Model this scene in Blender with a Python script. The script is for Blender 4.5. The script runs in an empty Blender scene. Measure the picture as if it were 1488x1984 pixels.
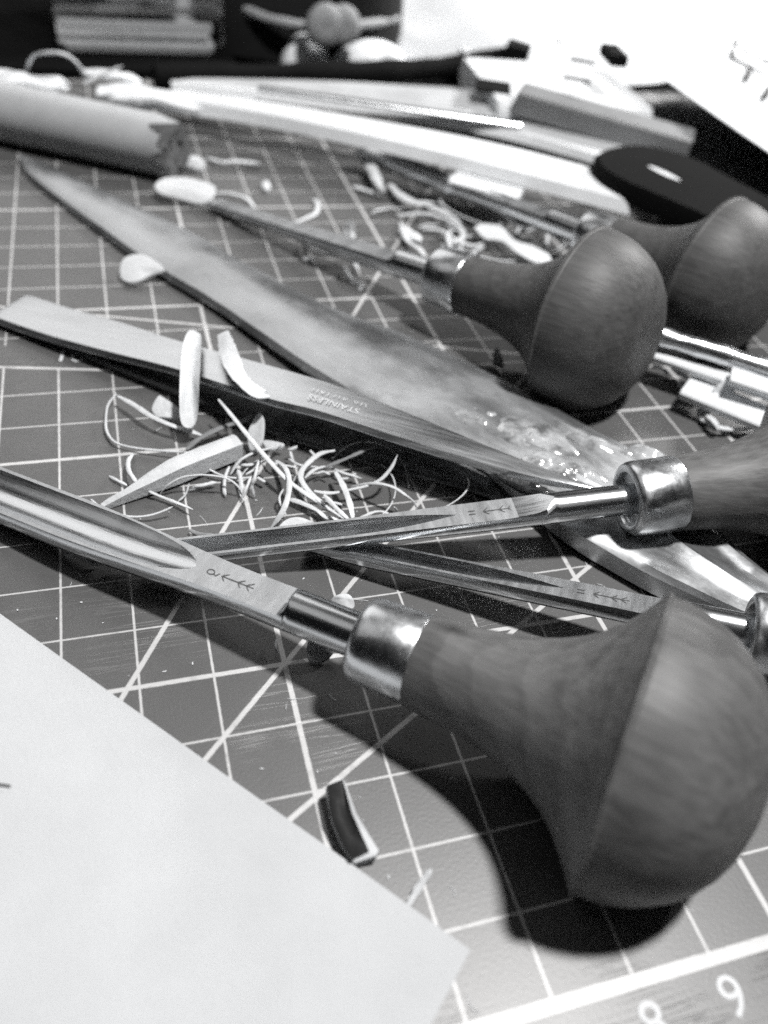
import bpy, bmesh, math, random
from mathutils import Vector, Matrix, noise

# All lengths below are centimetres on the cutting mat (1 grid square = 1 cm); CM turns them into metres.
CM = 0.01
rnd = random.Random(7)
scene = bpy.context.scene
col = scene.collection

# ---------------------------------------------------------------- camera
cam_d = bpy.data.cameras.new("camera")
cam = bpy.data.objects.new("camera", cam_d)
col.objects.link(cam)
right = Vector((0.956669, -0.269975, 0.109076))
down = Vector((-0.109204, -0.679925, -0.725104))
fwd = Vector((0.269924, 0.681773, -0.679946))
m = Matrix((right, -down, -fwd)).transposed().to_4x4()
m.translation = Vector((-1.6401, -7.0671, 9.8588)) * CM
cam.matrix_world = m
cam_d.sensor_fit = 'VERTICAL'
cam_d.sensor_height = 32.0
cam_d.lens = 1625.88 / 1984.0 * 32.0
cam_d.clip_start = 0.005
cam_d.clip_end = 20.0
cam_d.dof.use_dof = True
cam_d.dof.focus_distance = 0.128
cam_d.dof.aperture_fstop = 11.8
scene.camera = cam

# ---------------------------------------------------------------- light
world = bpy.data.worlds.new("World")
scene.world = world
world.use_nodes = True
bg = world.node_tree.nodes["Background"]
bg.inputs[0].default_value = (0.80, 0.86, 1.0, 1)
bg.inputs[1].default_value = 0.004

def lamp(name, loc, target, size, power, shape='DISK'):
    d = bpy.data.lights.new(name, 'AREA')
    d.shape = shape
    d.size = size * CM
    d.energy = power
    d.color = (1.0, 0.99, 0.98)
    o = bpy.data.objects.new(name, d)
    o.location = Vector(loc) * CM
    v = Vector(target) - Vector(loc)
    o.rotation_euler = v.to_track_quat('-Z', 'Y').to_euler()
    col.objects.link(o)
    return o

lamp("desk_lamp", (15.0, -1.5, 50.0), (4, 3, 0), 4.6, 3.15)
lamp("window_panel", (-6.0, 78.0, 50.0), (2, 8, 0), 54.0, 1.12, 'SQUARE')
lamp("added_flute_fill", (-46.0, 22.0, 74.0), (0, 2, 0), 46.0, 0.34, 'SQUARE')  # unseen panel, added for bright reflections in the nearest gouge's flute
lamp("added_highlight_fill", (4.0, -72.0, 96.0), (2, 2, 0), 42.0, 0.36, 'SQUARE')  # unseen panel added behind the camera to light ferrules and camera-facing edges
back = lamp("added_back_fill", (78.0, 46.0, 42.0), (22, 34, 0), 12.0, 0.95)  # added fill from an unseen source, whitens the papers at upper right
back.data.spread = math.radians(45)

vs = scene.view_settings
vs.view_transform = 'Standard'
vs.look = 'None'
vs.exposure = 0.22
vs.gamma = 1.0
vs.use_curve_mapping = False
scene.cycles.use_denoising = False      # the photograph is grainy
scene.cycles.use_adaptive_sampling = True
scene.cycles.adaptive_threshold = 0.03
scene.cycles.adaptive_min_samples = 24
scene.cycles.caustics_reflective = False
scene.cycles.sample_clamp_indirect = 3.0

# ---------------------------------------------------------------- materials
def new_mat(name):
    mt = bpy.data.materials.new(name)
    mt.use_nodes = True
    nt = mt.node_tree
    return mt, nt, nt.nodes["Principled BSDF"]

def N(nt, kind, **kw):
    n = nt.nodes.new(kind)
    for k, v in kw.items():
        setattr(n, k, v)
    return n

def math_n(nt, op, a, b=None, clamp=False):
    n = N(nt, 'ShaderNodeMath', operation=op, use_clamp=clamp)
    for i, v in enumerate((a, b)):
        if v is None:
            continue
        if isinstance(v, (int, float)):
            n.inputs[i].default_value = v
        else:
            nt.links.new(v, n.inputs[i])
    return n.outputs[0]

def grey(v, cool=0.0):
    return (v * (1 - cool), v, v * (1 + cool), 1)

def plain(name, v, rough=0.5, metal=0.0, noise_amt=0.0, noise_scale=200.0, bump=0.0, bump_scale=400.0,
          stretch=(1, 1, 1), spec=0.5, cool=0.02, rough_amt=0.0, coat=0.0, detail=6.0, turn=0.0, contrast=0.2):
    mt, nt, p = new_mat(name)
    p.inputs['Metallic'].default_value = metal
    p.inputs['Roughness'].default_value = rough
    p.inputs['Specular IOR Level'].default_value = spec
    p.inputs['Coat Weight'].default_value = coat
    p.inputs['Coat Roughness'].default_value = 0.15
    tc = N(nt, 'ShaderNodeTexCoord')
    mp = N(nt, 'ShaderNodeMapping')
    mp.inputs['Scale'].default_value = stretch
    if turn:
        vr = N(nt, 'ShaderNodeVectorRotate', rotation_type='Z_AXIS')
        vr.inputs['Angle'].default_value = math.radians(turn)
        nt.links.new(tc.outputs['Object'], vr.inputs[0])
        nt.links.new(vr.outputs[0], mp.inputs[0])
    else:
        nt.links.new(tc.outputs['Object'], mp.inputs[0])
    if noise_amt or rough_amt:
        no = N(nt, 'ShaderNodeTexNoise')
        no.inputs['Scale'].default_value = noise_scale
        no.inputs['Detail'].default_value = detail
        no.inputs['Roughness'].default_value = 0.65
        nt.links.new(mp.outputs[0], no.inputs[0])
        mr = N(nt, 'ShaderNodeMapRange')
        mr.inputs[1].default_value = 0.5 - contrast
        mr.inputs[2].default_value = 0.5 + contrast
        nt.links.new(no.outputs[0], mr.inputs[0])
        mx = N(nt, 'ShaderNodeMix', data_type='RGBA')
        nt.links.new(mr.outputs[0], mx.inputs[0])
        mx.inputs[6].default_value = grey(v * (1 - noise_amt), cool)
        mx.inputs[7].default_value = grey(min(1, v * (1 + noise_amt)), cool)
        nt.links.new(mx.outputs[2], p.inputs['Base Color'])
        if rough_amt:
            rr = math_n(nt, 'MULTIPLY_ADD', mr.outputs[0], rough_amt)
            rr.node.inputs[2].default_value = rough - rough_amt / 2
            nt.links.new(rr, p.inputs['Roughness'])
    else:
        p.inputs['Base Color'].default_value = grey(v, cool)
    if bump:
        n2 = N(nt, 'ShaderNodeTexNoise')
        n2.inputs['Scale'].default_value = bump_scale
        n2.inputs['Detail'].default_value = 5
        nt.links.new(mp.outputs[0], n2.inputs[0])
        b = N(nt, 'ShaderNodeBump')
        b.inputs['Strength'].default_value = bump
        b.inputs['Distance'].default_value = 0.0004
        nt.links.new(n2.outputs[0], b.inputs['Height'])
        nt.links.new(b.outputs[0], p.inputs['Normal'])
    return mt

STEEL = plain("tool_steel", 0.62, 0.24, 1.0, 0.12, 90, 0.06, 900, (0.25, 2.5, 2.5), rough_amt=0.16)
STEEL_FLAT = plain("ground_steel", 0.56, 0.42, 1.0, 0.22, 160, 0.08, 1500, (3.0, 0.5, 1.0), rough_amt=0.12)
FERRULE = plain("nickel_ferrule", 0.72, 0.31, 1.0, 0.16, 190, 0.30, 260, rough_amt=0.20)
TWEEZ = plain("satin_steel", 0.66, 0.34, 1.0, 0.16, 500, 0.08, 1800, (0.12, 2.0, 1), rough_amt=0.12, turn=33)
TWEEZ_SHADE = plain("shaded_steel", 0.11, 0.38, 1.0, 0.25, 200, 0.10, 1800, rough_amt=0.15)  # dark copy of the tweezers steel: upper arm's shade put into the colour
STAMP = plain("stamped_groove", 0.07, 0.6)
ENGRAVE = plain("etched_mark", 0.60, 0.8)
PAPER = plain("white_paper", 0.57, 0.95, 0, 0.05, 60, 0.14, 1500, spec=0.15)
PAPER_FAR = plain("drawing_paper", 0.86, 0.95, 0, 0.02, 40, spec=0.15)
INK = plain("ink_line", 0.03, 0.8)
LINO = plain("lino_shaving", 0.66, 0.75, 0, 0.12, 500, 0.25, 1500, spec=0.3)
LINO_FACE = plain("lino_cut_face", 0.62, 0.8, 0, 0.08, 300, 0.3, 1200, spec=0.3)
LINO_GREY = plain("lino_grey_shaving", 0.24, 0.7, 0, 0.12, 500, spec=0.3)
LINO_BLACK = plain("lino_black_skin", 0.012, 0.42, 0, 0.3, 400, 0.1, 900, spec=0.35)
CHIP = plain("pale_chip", 0.62, 0.8, 0, 0.06, 400, 0.3, 900, spec=0.3)
SPATULA = plain("spatula_blade", 0.44, 0.33, 0.80, 0.34, 75, 0.05, 420, (0.55, 1.1, 1), rough_amt=0.26, turn=55, contrast=0.15, detail=10.0)
GLUE = plain("dried_glue", 0.34, 0.10, 0, 0.6, 160, 0.45, 240, coat=0.8, spec=0.8, contrast=0.12)
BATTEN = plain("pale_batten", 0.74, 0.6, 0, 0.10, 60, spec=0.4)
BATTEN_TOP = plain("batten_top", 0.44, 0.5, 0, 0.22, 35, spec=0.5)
GREYBAR = plain("grey_bar", 0.20, 0.55, 0, 0.2, 80)
DOWEL = plain("dowel_wood", 0.46, 0.6, 0, 0.08, 120, spec=0.4)
BROKEN = plain("splintered_wood", 0.07, 0.9, 0, 0.7, 300, 0.6, 300)
BLACK = plain("black_plastic", 0.005, 0.85, 0, 0.2, 200, spec=0.08)
TRAY = plain("black_tray_felt", 0.004, 0.95, 0, 0.2, 200, spec=0.05)
FOLDER = plain("dark_card", 0.045, 0.9, 0, 0.3, 60, spec=0.1)
LINER = plain("pale_liner", 0.60, 0.5, 0, 0.1, 100)
CLOTH = plain("black_cloth", 0.012, 0.9, 0, 0.3, 300, 0.4, 800, spec=0.2)
BAND = plain("pale_band", 0.30, 0.7, 0, 0.08, 200)
TISSUE = plain("tissue", 0.88, 0.95, 0, 0.03, 60, spec=0.1)
DESK = plain("dark_desk", 0.010, 0.9, 0, 0.3, 30, spec=0.1)
INKJAR = plain("dark_contents", 0.012, 0.4)
PRINT = plain("mat_print", 0.70, 0.6, 0, 0.08, 300)
CRUMB = plain("lino_crumb", 0.75, 0.8, 0, 0.1, 300)

def glass_mat():
    mt, nt, p = new_mat("clear_acrylic")
    out = nt.nodes["Material Output"]
    tr_ = N(nt, 'ShaderNodeBsdfTransparent')
    tr_.inputs[0].default_value = grey(0.92)
    gl = N(nt, 'ShaderNodeBsdfGlossy')
    gl.inputs['Roughness'].default_value = 0.06
    mxs = N(nt, 'ShaderNodeMixShader')
    mxs.inputs[0].default_value = 0.12
    nt.links.new(tr_.outputs[0], mxs.inputs[1])
    nt.links.new(gl.outputs[0], mxs.inputs[2])
    nt.links.new(mxs.outputs[0], out.inputs[0])
    return mt
GLASS = glass_mat()

def wood_mat(name, v, seed, knot=None, ring=0.16, fibre=0.42):
    mt, nt, p = new_mat(name)
    tc = N(nt, 'ShaderNodeTexCoord')
    mp = N(nt, 'ShaderNodeMapping')
    mp.inputs['Location'].default_value = (seed * 0.013, seed * 0.007, 0.004 * seed)
    mp.inputs['Rotation'].default_value = (0.3 * seed, 0.12, 0.10)
    nt.links.new(tc.outputs['Object'], mp.inputs[0])
    # growth layers: planes of the tree's rings cut by the turned surface
    wn = N(nt, 'ShaderNodeTexNoise')
    wn.inputs['Scale'].default_value = 55.0
    wn.inputs['Detail'].default_value = 3.0
    nt.links.new(tc.outputs['Object'], wn.inputs[0])
    dt = N(nt, 'ShaderNodeVectorMath', operation='DOT_PRODUCT')
    nt.links.new(tc.outputs['Object'], dt.inputs[0])
    dt.inputs[1].default_value = (-0.42, 0.46, 0.78)
    ph = math_n(nt, 'ADD', math_n(nt, 'MULTIPLY', dt.outputs['Value'], 250.0), math_n(nt, 'MULTIPLY', wn.outputs[0], 2.8))
    fr_ = math_n(nt, 'FRACT', ph)
    late = math_n(nt, 'MULTIPLY', math_n(nt, 'POWER', fr_, 2.2), math_n(nt, 'SUBTRACT', 1.0, math_n(nt, 'POWER', fr_, 14.0)))
    ms = N(nt, 'ShaderNodeMapping')
    ms.inputs['Scale'].default_value = (0.14, 1.0, 1.0)
    nt.links.new(mp.outputs[0], ms.inputs[0])
    fib = N(nt, 'ShaderNodeTexNoise')
    fib.inputs['Scale'].default_value = 950.0
    fib.inputs['Detail'].default_value = 4.0
    nt.links.new(ms.outputs[0], fib.inputs[0])
    blot = N(nt, 'ShaderNodeTexNoise')
    blot.inputs['Scale'].default_value = 130.0
    blot.inputs['Detail'].default_value = 5.0
    nt.links.new(mp.outputs[0], blot.inputs[0])
    a = math_n(nt, 'MULTIPLY', math_n(nt, 'SUBTRACT', 0.5, late), ring)
    b = math_n(nt, 'MULTIPLY', fib.outputs[0], fibre)
    c = math_n(nt, 'MULTIPLY', blot.outputs[0], 0.50)
    s = math_n(nt, 'ADD', math_n(nt, 'ADD', a, b), c)
    cr = N(nt, 'ShaderNodeMapRange')
    cr.inputs[1].default_value = 0.22 + fibre * 0.2
    cr.inputs[2].default_value = 0.52 + fibre * 0.6
    cr.inputs[3].default_value = v * 0.52
    cr.inputs[4].default_value = v * 1.48
    nt.links.new(s, cr.inputs[0])
    cmb = N(nt, 'ShaderNodeCombineColor')
    tone = cr.outputs[0]
    if knot:
        mk_ = N(nt, 'ShaderNodeMapping')
        mk_.inputs['Location'].default_value = (-knot[0] * CM * 60, -knot[1] * CM * 160, -knot[2] * CM * 160)
        mk_.inputs['Scale'].default_value = (60, 160, 160)
        nt.links.new(tc.outputs['Object'], mk_.inputs[0])
        ln = N(nt, 'ShaderNodeVectorMath', operation='LENGTH')
        nt.links.new(mk_.outputs[0], ln.inputs[0])
        dist = math_n(nt, 'ADD', ln.outputs[1], math_n(nt, 'MULTIPLY', math_n(nt, 'SUBTRACT', blot.outputs[0], 0.5), 0.3))
        kf = N(nt, 'ShaderNodeMapRange')
        kf.inputs[1].default_value = 0.03; kf.inputs[2].default_value = 0.26
        kf.inputs[3].default_value = 0.22; kf.inputs[4].default_value = 1.0
        nt.links.new(dist, kf.inputs[0])
        tone = math_n(nt, 'MULTIPLY', tone, kf.outputs[0])
    for i in range(3):
        nt.links.new(tone, cmb.inputs[i])
    nt.links.new(cmb.outputs[0], p.inputs['Base Color'])
    p.inputs['Roughness'].default_value = 0.52
    p.inputs['Specular IOR Level'].default_value = 0.4
    bp = N(nt, 'ShaderNodeBump')
    bp.inputs['Strength'].default_value = 0.3
    bp.inputs['Distance'].default_value = 0.0003
    nt.links.new(fib.outputs[0], bp.inputs['Height'])
    nt.links.new(bp.outputs[0], p.inputs['Normal'])
    return mt
KNOT = (2.22, -0.148, 2.133)
WOODS = [wood_mat("pear_wood", 0.128, 1.0, KNOT, 0.17, 0.5), wood_mat("dark_walnut", 0.120, 2.3, None, 0.08, 0.9), wood_mat("beech_stained", 0.15, 3.7),
         wood_mat("red_wood", 0.085, 5.2, None, 0.14, 0.6), wood_mat("red_wood_dark", 0.078, 6.9, None, 0.14, 0.6)]

def mat_material():
    """printed cutting mat: 1 cm grid, heavier every 5 cm, border line, 30/45/60 degree guide lines"""
    mt, nt, p = new_mat("cutting_mat_print")
    tc = N(nt, 'ShaderNodeTexCoord')
    sx = N(nt, 'ShaderNodeSeparateXYZ')
    nt.links.new(tc.outputs['Object'], sx.inputs[0])
    x = math_n(nt, 'MULTIPLY', sx.outputs[0], 100.0)
    y = math_n(nt, 'MULTIPLY', sx.outputs[1], 100.0)
    wob = N(nt, 'ShaderNodeTexNoise')
    wob.inputs['Scale'].default_value = 900.0
    nt.links.new(tc.outputs['Object'], wob.inputs[0])
    edge = math_n(nt, 'MULTIPLY', math_n(nt, 'SUBTRACT', wob.outputs[0], 0.5), 0.012)
    def band(d, half):          # 1 inside a line of half width `half` (cm), soft over 0.012 cm
        q = math_n(nt, 'SUBTRACT', half + 0.006, math_n(nt, 'ADD', d, edge))
        return math_n(nt, 'DIVIDE', q, 0.012, True)
    def rep(v, period, half):
        w = math_n(nt, 'ABSOLUTE', math_n(nt, 'WRAP', v, period / 2))
        w.node.inputs[1].default_value = -period / 2
        w2 = N(nt, 'ShaderNodeMath', operation='WRAP')
        nt.links.new(v, w2.inputs[0]); w2.inputs[1].default_value = period / 2; w2.inputs[2].default_value = -period / 2
        return band(math_n(nt, 'ABSOLUTE', w2.outputs[0]), half)
    def mx(a, b):
        return math_n(nt, 'MAXIMUM', a, b)
    grid = mx(mx(rep(x, 1.0, 0.017), rep(y, 1.0, 0.014)), mx(rep(x, 5.0, 0.036), rep(y, 5.0, 0.036)))
    def oblique(angle, px, py, half):
        c, s = math.cos(math.radians(angle)), math.sin(math.radians(angle))
        d = math_n(nt, 'ADD', math_n(nt, 'MULTIPLY', math_n(nt, 'SUBTRACT', x, px), -s),
                   math_n(nt, 'MULTIPLY', math_n(nt, 'SUBTRACT', y, py), c))
        return math_n(nt, 'ABSOLUTE', d), d
    d2, s2 = oblique(-9.3, -4.07, 7.98, 0)
    # label band beside the degree line carries no grid
    inband = math_n(nt, 'MULTIPLY', math_n(nt, 'GREATER_THAN', s2, 0.0), math_n(nt, 'LESS_THAN', s2, 0.75))
    inband = math_n(nt, 'MULTIPLY', inband, math_n(nt, 'LESS_THAN', x, -1.5))
    grid = math_n(nt, 'MULTIPLY', grid, math_n(nt, 'SUBTRACT', 1.0, inband))
    inside = math_n(nt, 'GREATER_THAN', y, -5.0)
    lines = math_n(nt, 'MULTIPLY', grid, inside)
    for ang, px_, py_, h in ((45, 0, 0, 0.036), (59.2, -2.21, -0.08, 0.036), (29.8, -0.39, -2.31, 0.036), (-15.3, -2.19, 9.74, 0.03)):
        d, _ = oblique(ang, px_, py_, h)
        lines = mx(lines, math_n(nt, 'MULTIPLY', band(d, h), inside))
    lines = mx(lines, math_n(nt, 'MULTIPLY', band(d2, 0.036), math_n(nt, 'LESS_THAN', x, 0.0)))
    border = band(math_n(nt, 'ABSOLUTE', math_n(nt, 'ADD', y, 5.0)), 0.075)
    lines = mx(lines, border)
    # worn ink: the print is rubbed thin in places
    wear = N(nt, 'ShaderNodeTexNoise')
    wear.inputs['Scale'].default_value = 420.0
    wear.inputs['Detail'].default_value = 6.0
    nt.links.new(tc.outputs['Object'], wear.inputs[0])
    wr = N(nt, 'ShaderNodeMapRange')
    wr.inputs[1].default_value = 0.25; wr.inputs[2].default_value = 0.45
    wr.inputs[3].default_value = 0.55; wr.inputs[4].default_value = 0.95
    nt.links.new(wear.outputs[0], wr.inputs[0])
    lines = math_n(nt, 'MULTIPLY', lines, wr.outputs[0])
    # scratches: thin stretched noise ridges in two directions
    scr = None
    for rot, sc, th in ((-0.66, 3.0, 0.006), (0.9, 2.0, 0.005), (-0.2, 2.3, 0.004), (2.1, 2.6, 0.004)):
        mp = N(nt, 'ShaderNodeMapping')
        mp.inputs['Rotation'].default_value = (0, 0, rot)
        mp.inputs['Scale'].default_value = (6.0, 130.0, 1.0)
        nt.links.new(tc.outputs['Object'], mp.inputs[0])
        nz = N(nt, 'ShaderNodeTexNoise')
        nz.inputs['Scale'].default_value = sc
        nz.inputs['Detail'].default_value = 2.0
        nt.links.new(mp.outputs[0], nz.inputs[0])
        r = math_n(nt, 'ABSOLUTE', math_n(nt, 'SUBTRACT', nz.outputs[0], 0.5))
        r = math_n(nt, 'DIVIDE', math_n(nt, 'SUBTRACT', th, r), th, True)
        scr = r if scr is None else mx(scr, r)
    msk = N(nt, 'ShaderNodeTexNoise')
    msk.inputs['Scale'].default_value = 45.0
    nt.links.new(tc.outputs['Object'], msk.inputs[0])
    mk = N(nt, 'ShaderNodeMapRange')
    mk.inputs[1].default_value = 0.54; mk.inputs[2].default_value = 0.72
    nt.links.new(msk.outputs[0], mk.inputs[0])
    scr = math_n(nt, 'MULTIPLY', scr, mk.outputs[0])
    base = N(nt, 'ShaderNodeTexNoise')
    base.inputs['Scale'].default_value = 60.0
    base.inputs['Detail'].default_value = 8.0
    base.inputs['Roughness'].default_value = 0.7
    nt.links.new(tc.outputs['Object'], base.inputs[0])
    br = N(nt, 'ShaderNodeMapRange')
    br.inputs[1].default_value = 0.3; br.inputs[2].default_value = 0.7
    br.inputs[3].default_value = 0.070; br.inputs[4].default_value = 0.096
    nt.links.new(base.outputs[0], br.inputs[0])
    bc = math_n(nt, 'ADD', br.outputs[0], math_n(nt, 'MULTIPLY', scr, 0.09))
    val = N(nt, 'ShaderNodeMix', data_type='FLOAT')
    nt.links.new(lines, val.inputs[0]); nt.links.new(bc, val.inputs[2]); val.inputs[3].default_value = 0.60
    cmb = N(nt, 'ShaderNodeCombineColor')
    nt.links.new(val.outputs[0], cmb.inputs[0]); nt.links.new(val.outputs[0], cmb.inputs[1]); nt.links.new(val.outputs[0], cmb.inputs[2])
    nt.links.new(cmb.outputs[0], p.inputs['Base Color'])
    p.inputs['Roughness'].default_value = 0.44
    p.inputs['Specular IOR Level'].default_value = 1.0
    p.inputs['IOR'].default_value = 1.53
    fine = N(nt, 'ShaderNodeTexNoise')
    fine.inputs['Scale'].default_value = 2600.0
    nt.links.new(tc.outputs['Object'], fine.inputs[0])
    hsum = math_n(nt, 'SUBTRACT', math_n(nt, 'MULTIPLY', fine.outputs[0], 0.35), math_n(nt, 'MULTIPLY', scr, 0.8))
    bp = N(nt, 'ShaderNodeBump')
    bp.inputs['Strength'].default_value = 0.3
    bp.inputs['Distance'].default_value = 0.0002
    nt.links.new(hsum, bp.inputs['Height'])
    nt.links.new(bp.outputs[0], p.inputs['Normal'])
    return mt

# ---------------------------------------------------------------- mesh helpers
def tag(o, label=None, cat=None, group=None, kind=None):
    if label: o["label"] = label
    if cat: o["category"] = cat
    if group: o["group"] = group
    if kind: o["kind"] = kind
    return o

def obj(name, verts, faces, mat, parent=None, smooth=True, angle=35, mats=None, fmat=None):
    """verts in cm, in the parent's space when there is a parent, else in the world"""
    origin = Vector((0, 0, 0))
    vv = [Vector(v) for v in verts]
    if parent is None:
        lo = min(v.z for v in vv)
        origin = Vector((sum(v.x for v in vv) / len(vv), sum(v.y for v in vv) / len(vv), lo))
    me = bpy.data.meshes.new(name)
    me.from_pydata([tuple((v - origin) * CM) for v in vv], [], faces)
    me.materials.append(mat)
    for mm in (mats or []):
        me.materials.append(mm)
    if fmat:
        for i, k in enumerate(fmat):
            me.polygons[i].material_index = k
    bm = bmesh.new(); bm.from_mesh(me)
    bmesh.ops.recalc_face_normals(bm, faces=bm.faces)
    bm.to_mesh(me); bm.free()
    if smooth:
        for f in me.polygons:
            f.use_smooth = True
        me.set_sharp_from_angle(angle=math.radians(angle))
    o = bpy.data.objects.new(name, me)
    o.location = origin * CM
    if parent is not None:
        o.parent = parent
    col.objects.link(o)
    return o

def empty(name, loc):
    o = bpy.data.objects.new(name, None)
    o.empty_display_size = 0.01
    o.location = Vector(loc) * CM
    col.objects.link(o)
    return o

def loft(rings, cap=True):
    n = len(rings[0])
    verts = [p for r in rings for p in r]
    faces = []
    for i in range(len(rings) - 1):
        for j in range(n):
            a, b = i * n + j, i * n + (j + 1) % n
            faces.append((a, b, b + n, a + n))
    if cap:
        faces.append(tuple(range(n)))
        faces.append(tuple(range((len(rings) - 1) * n, len(rings) * n)))
    return verts, faces

def lathe(profile, seg=64, zc=0.0, cap=True, floor=None, xmin=None):
    """profile of (x, r) round the local x axis at height zc; floor flattens the underside"""
    rings = []
    for x, r in profile:
        ring = []
        for k in range(seg):
            a = 2 * math.pi * k / seg
            y, z = r * math.cos(a), zc + r * math.sin(a)
            if floor is not None:
                z = max(z, floor)
            ring.append((max(x, xmin) if xmin is not None else x, y, z))
        rings.append(ring)
    return loft(rings, cap)

def spline(pts, k=6):
    """Catmull-Rom through the points"""
    P = [Vector(p) for p in pts]
    if len(P) == 2:
        return [P[0].lerp(P[1], i / k) for i in range(k + 1)]
    P = [2 * P[0] - P[1]] + P + [2 * P[-1] - P[-2]]
    out = []
    for i in range(1, len(P) - 2):
        p0, p1, p2, p3 = P[i - 1:i + 3]
        for j in range(k):
            t = j / k
            out.append(0.5 * ((2 * p1) + (p2 - p0) * t + (2 * p0 - 5 * p1 + 4 * p2 - p3) * t * t + (3 * p1 - p0 - 3 * p2 + p3) * t ** 3))
    out.append(P[-2])
    return out

def ribbon(path, width, ratio=0.6, seg=8, taper=(0.45, 0.45), k=6, square=False, seed=0, twist=0.0):
    """strip swept along a path; width lies level, thickness = width * ratio"""
    pts = spline(path, k)
    n = len(pts)
    rings = []
    for i, p in enumerate(pts):
        t = (pts[min(i + 1, n - 1)] - pts[max(i - 1, 0)])
        if t.length < 1e-6: t = Vector((1, 0, 0))
        t.normalize()
        s = t.cross(Vector((0, 0, 1)))
        s = s.normalized() if s.length > 0.15 else Vector((1, 0, 0))
        u = s.cross(t).normalized()
        f = i / (n - 1)
        w = 1.0
        if f < 0.12: w = taper[0] + (1 - taper[0]) * f / 0.12
        if f > 0.88: w = min(w, taper[1] + (1 - taper[1]) * (1 - f) / 0.12)
        w *= 1 + 0.22 * noise.noise(Vector((f * 7, seed * 3.1, 0.3))) + 0.12 * noise.noise(Vector((f * 31, seed * 2.3, 4.3)))
        tw = twist * (f - 0.5) + 0.5 * noise.noise(Vector((f * 3, seed * 1.7, 9.0)))
        s2 = s * math.cos(tw) + u * math.sin(tw)
        u2 = u * math.cos(tw) - s * math.sin(tw)
        a, b = width * 0.5 * w, width * 0.5 * ratio * w
        ring = []
        for q in range(seg):
            an = 2 * math.pi * (q + 0.5) / seg
            cx, cy = math.cos(an), math.sin(an)
            if square:
                mxx = max(abs(cx), abs(cy)); cx, cy = cx / mxx, cy / mxx
            ring.append(tuple(p + s2 * (a * cx) + u2 * (b * cy)))
        rings.append(ring)
    return loft(rings)

def prism(top, thick, dome=0.0):
    """plate: outline points (each with its own height) and the same outline `thick` below"""
    n = len(top)
    c = [sum(p[i] for p in top) / n for i in range(3)]
    inset = [tuple(c[i] + (p[i] - c[i]) * 0.93 + (0.0 if i < 2 else 0.10 * thick) for i in range(3)) for p in top]
    mid = [tuple(c[i] + (p[i] - c[i]) * 0.45 + (0.0 if i < 2 else 0.10 * thick + 0.6 * dome) for i in range(3)) for p in top]
    verts = list(top) + inset + mid + [(c[0], c[1], c[2] + 0.10 * thick + dome)] + [(p[0], p[1], p[2] - thick) for p in top]
    faces = []
    for j in range(n):
        k = (j + 1) % n
        faces.append((j, k, n + k, n + j))
        faces.append((n + j, n + k, 2 * n + k, 2 * n + j))
        faces.append((2 * n + j, 2 * n + k, 3 * n))
        faces.append((j, 3 * n + 1 + j, 3 * n + 1 + k, k))
    faces.append(tuple(range(3 * n + 1, 4 * n + 1)))
    return verts, faces

def smooth_outline(pts, k=4):
    P = [Vector(p) for p in pts]
    n = len(P)
    out = []
    for i in range(n):
        p0, p1, p2, p3 = P[i - 1], P[i], P[(i + 1) % n], P[(i + 2) % n]
        for j in range(k):
            t = j / k
            out.append(tuple(0.5 * ((2 * p1) + (p2 - p0) * t + (2 * p0 - 5 * p1 + 4 * p2 - p3) * t * t + (3 * p1 - p0 - 3 * p2 + p3) * t ** 3)))
    return out

def text_mesh(name, body, size, mat, parent, origin, xdir, ydir, thick=0.002):
    """flat lettering laid on a surface: origin and directions in the parent's space (cm)"""
    cu = bpy.data.curves.new(name, 'FONT')
    cu.body = body
    cu.size = 1.0
    cu.align_x = 'CENTER'
    cu.align_y = 'CENTER'
    tmp = bpy.data.objects.new(name + "_tmp", cu)
    col.objects.link(tmp)
    dg = bpy.context.evaluated_depsgraph_get()
    me0 = bpy.data.meshes.new_from_object(tmp.evaluated_get(dg))
    xd, yd, og = Vector(xdir).normalized(), Vector(ydir).normalized(), Vector(origin)
    vs_ = [tuple(og + xd * (v.co.x * size) + yd * (v.co.y * size)) for v in me0.vertices]
    fs = [tuple(p.vertices) for p in me0.polygons]
    bpy.data.objects.remove(tmp)
    bpy.data.curves.remove(cu)
    bpy.data.meshes.remove(me0)
    return obj(name, vs_, fs, mat, parent, smooth=False)

# ---------------------------------------------------------------- setting: desk and cutting mat
desk = obj("desk", [(-150, -60, -0.3), (150, -60, -0.3), (150, 200, -0.3), (-150, 200, -0.3)], [(0, 1, 2, 3)], DESK, smooth=False)
tag(desk, kind="structure")
mv, mf = [], []
for z in (0.0, -0.29):
    for p in ((-7, -8), (42, -8), (42, 25.5), (-7, 25.5)):
        mv.append((p[0], p[1], z))
mf = [(0, 1, 2, 3), (7, 6, 5, 4)] + [(i, (i + 1) % 4, 4 + (i + 1) % 4, 4 + i) for i in range(4)]
me = bpy.data.meshes.new("cutting_mat")
me.from_pydata([tuple(c * CM for c in v) for v in mv], [], mf)
me.materials.append(mat_material())
cmat = bpy.data.objects.new("cutting_mat", me)
col.objects.link(cmat)
tag(cmat, kind="structure")
for body, ctr, sz in (("8", (3.0, -5.45, 0.004), 0.62), ("9", (4.02, -5.43, 0.004), 0.62)):
    text_mesh("printed_number", body, sz, PRINT, cmat, ctr, (1, 0, 0), (0, 1, 0))
text_mesh("printed_number", "10", 0.62, PRINT, cmat, (-2.78, 8.22, 0.004), (1, -0.16, 0), (0.16, 1, 0))

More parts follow.
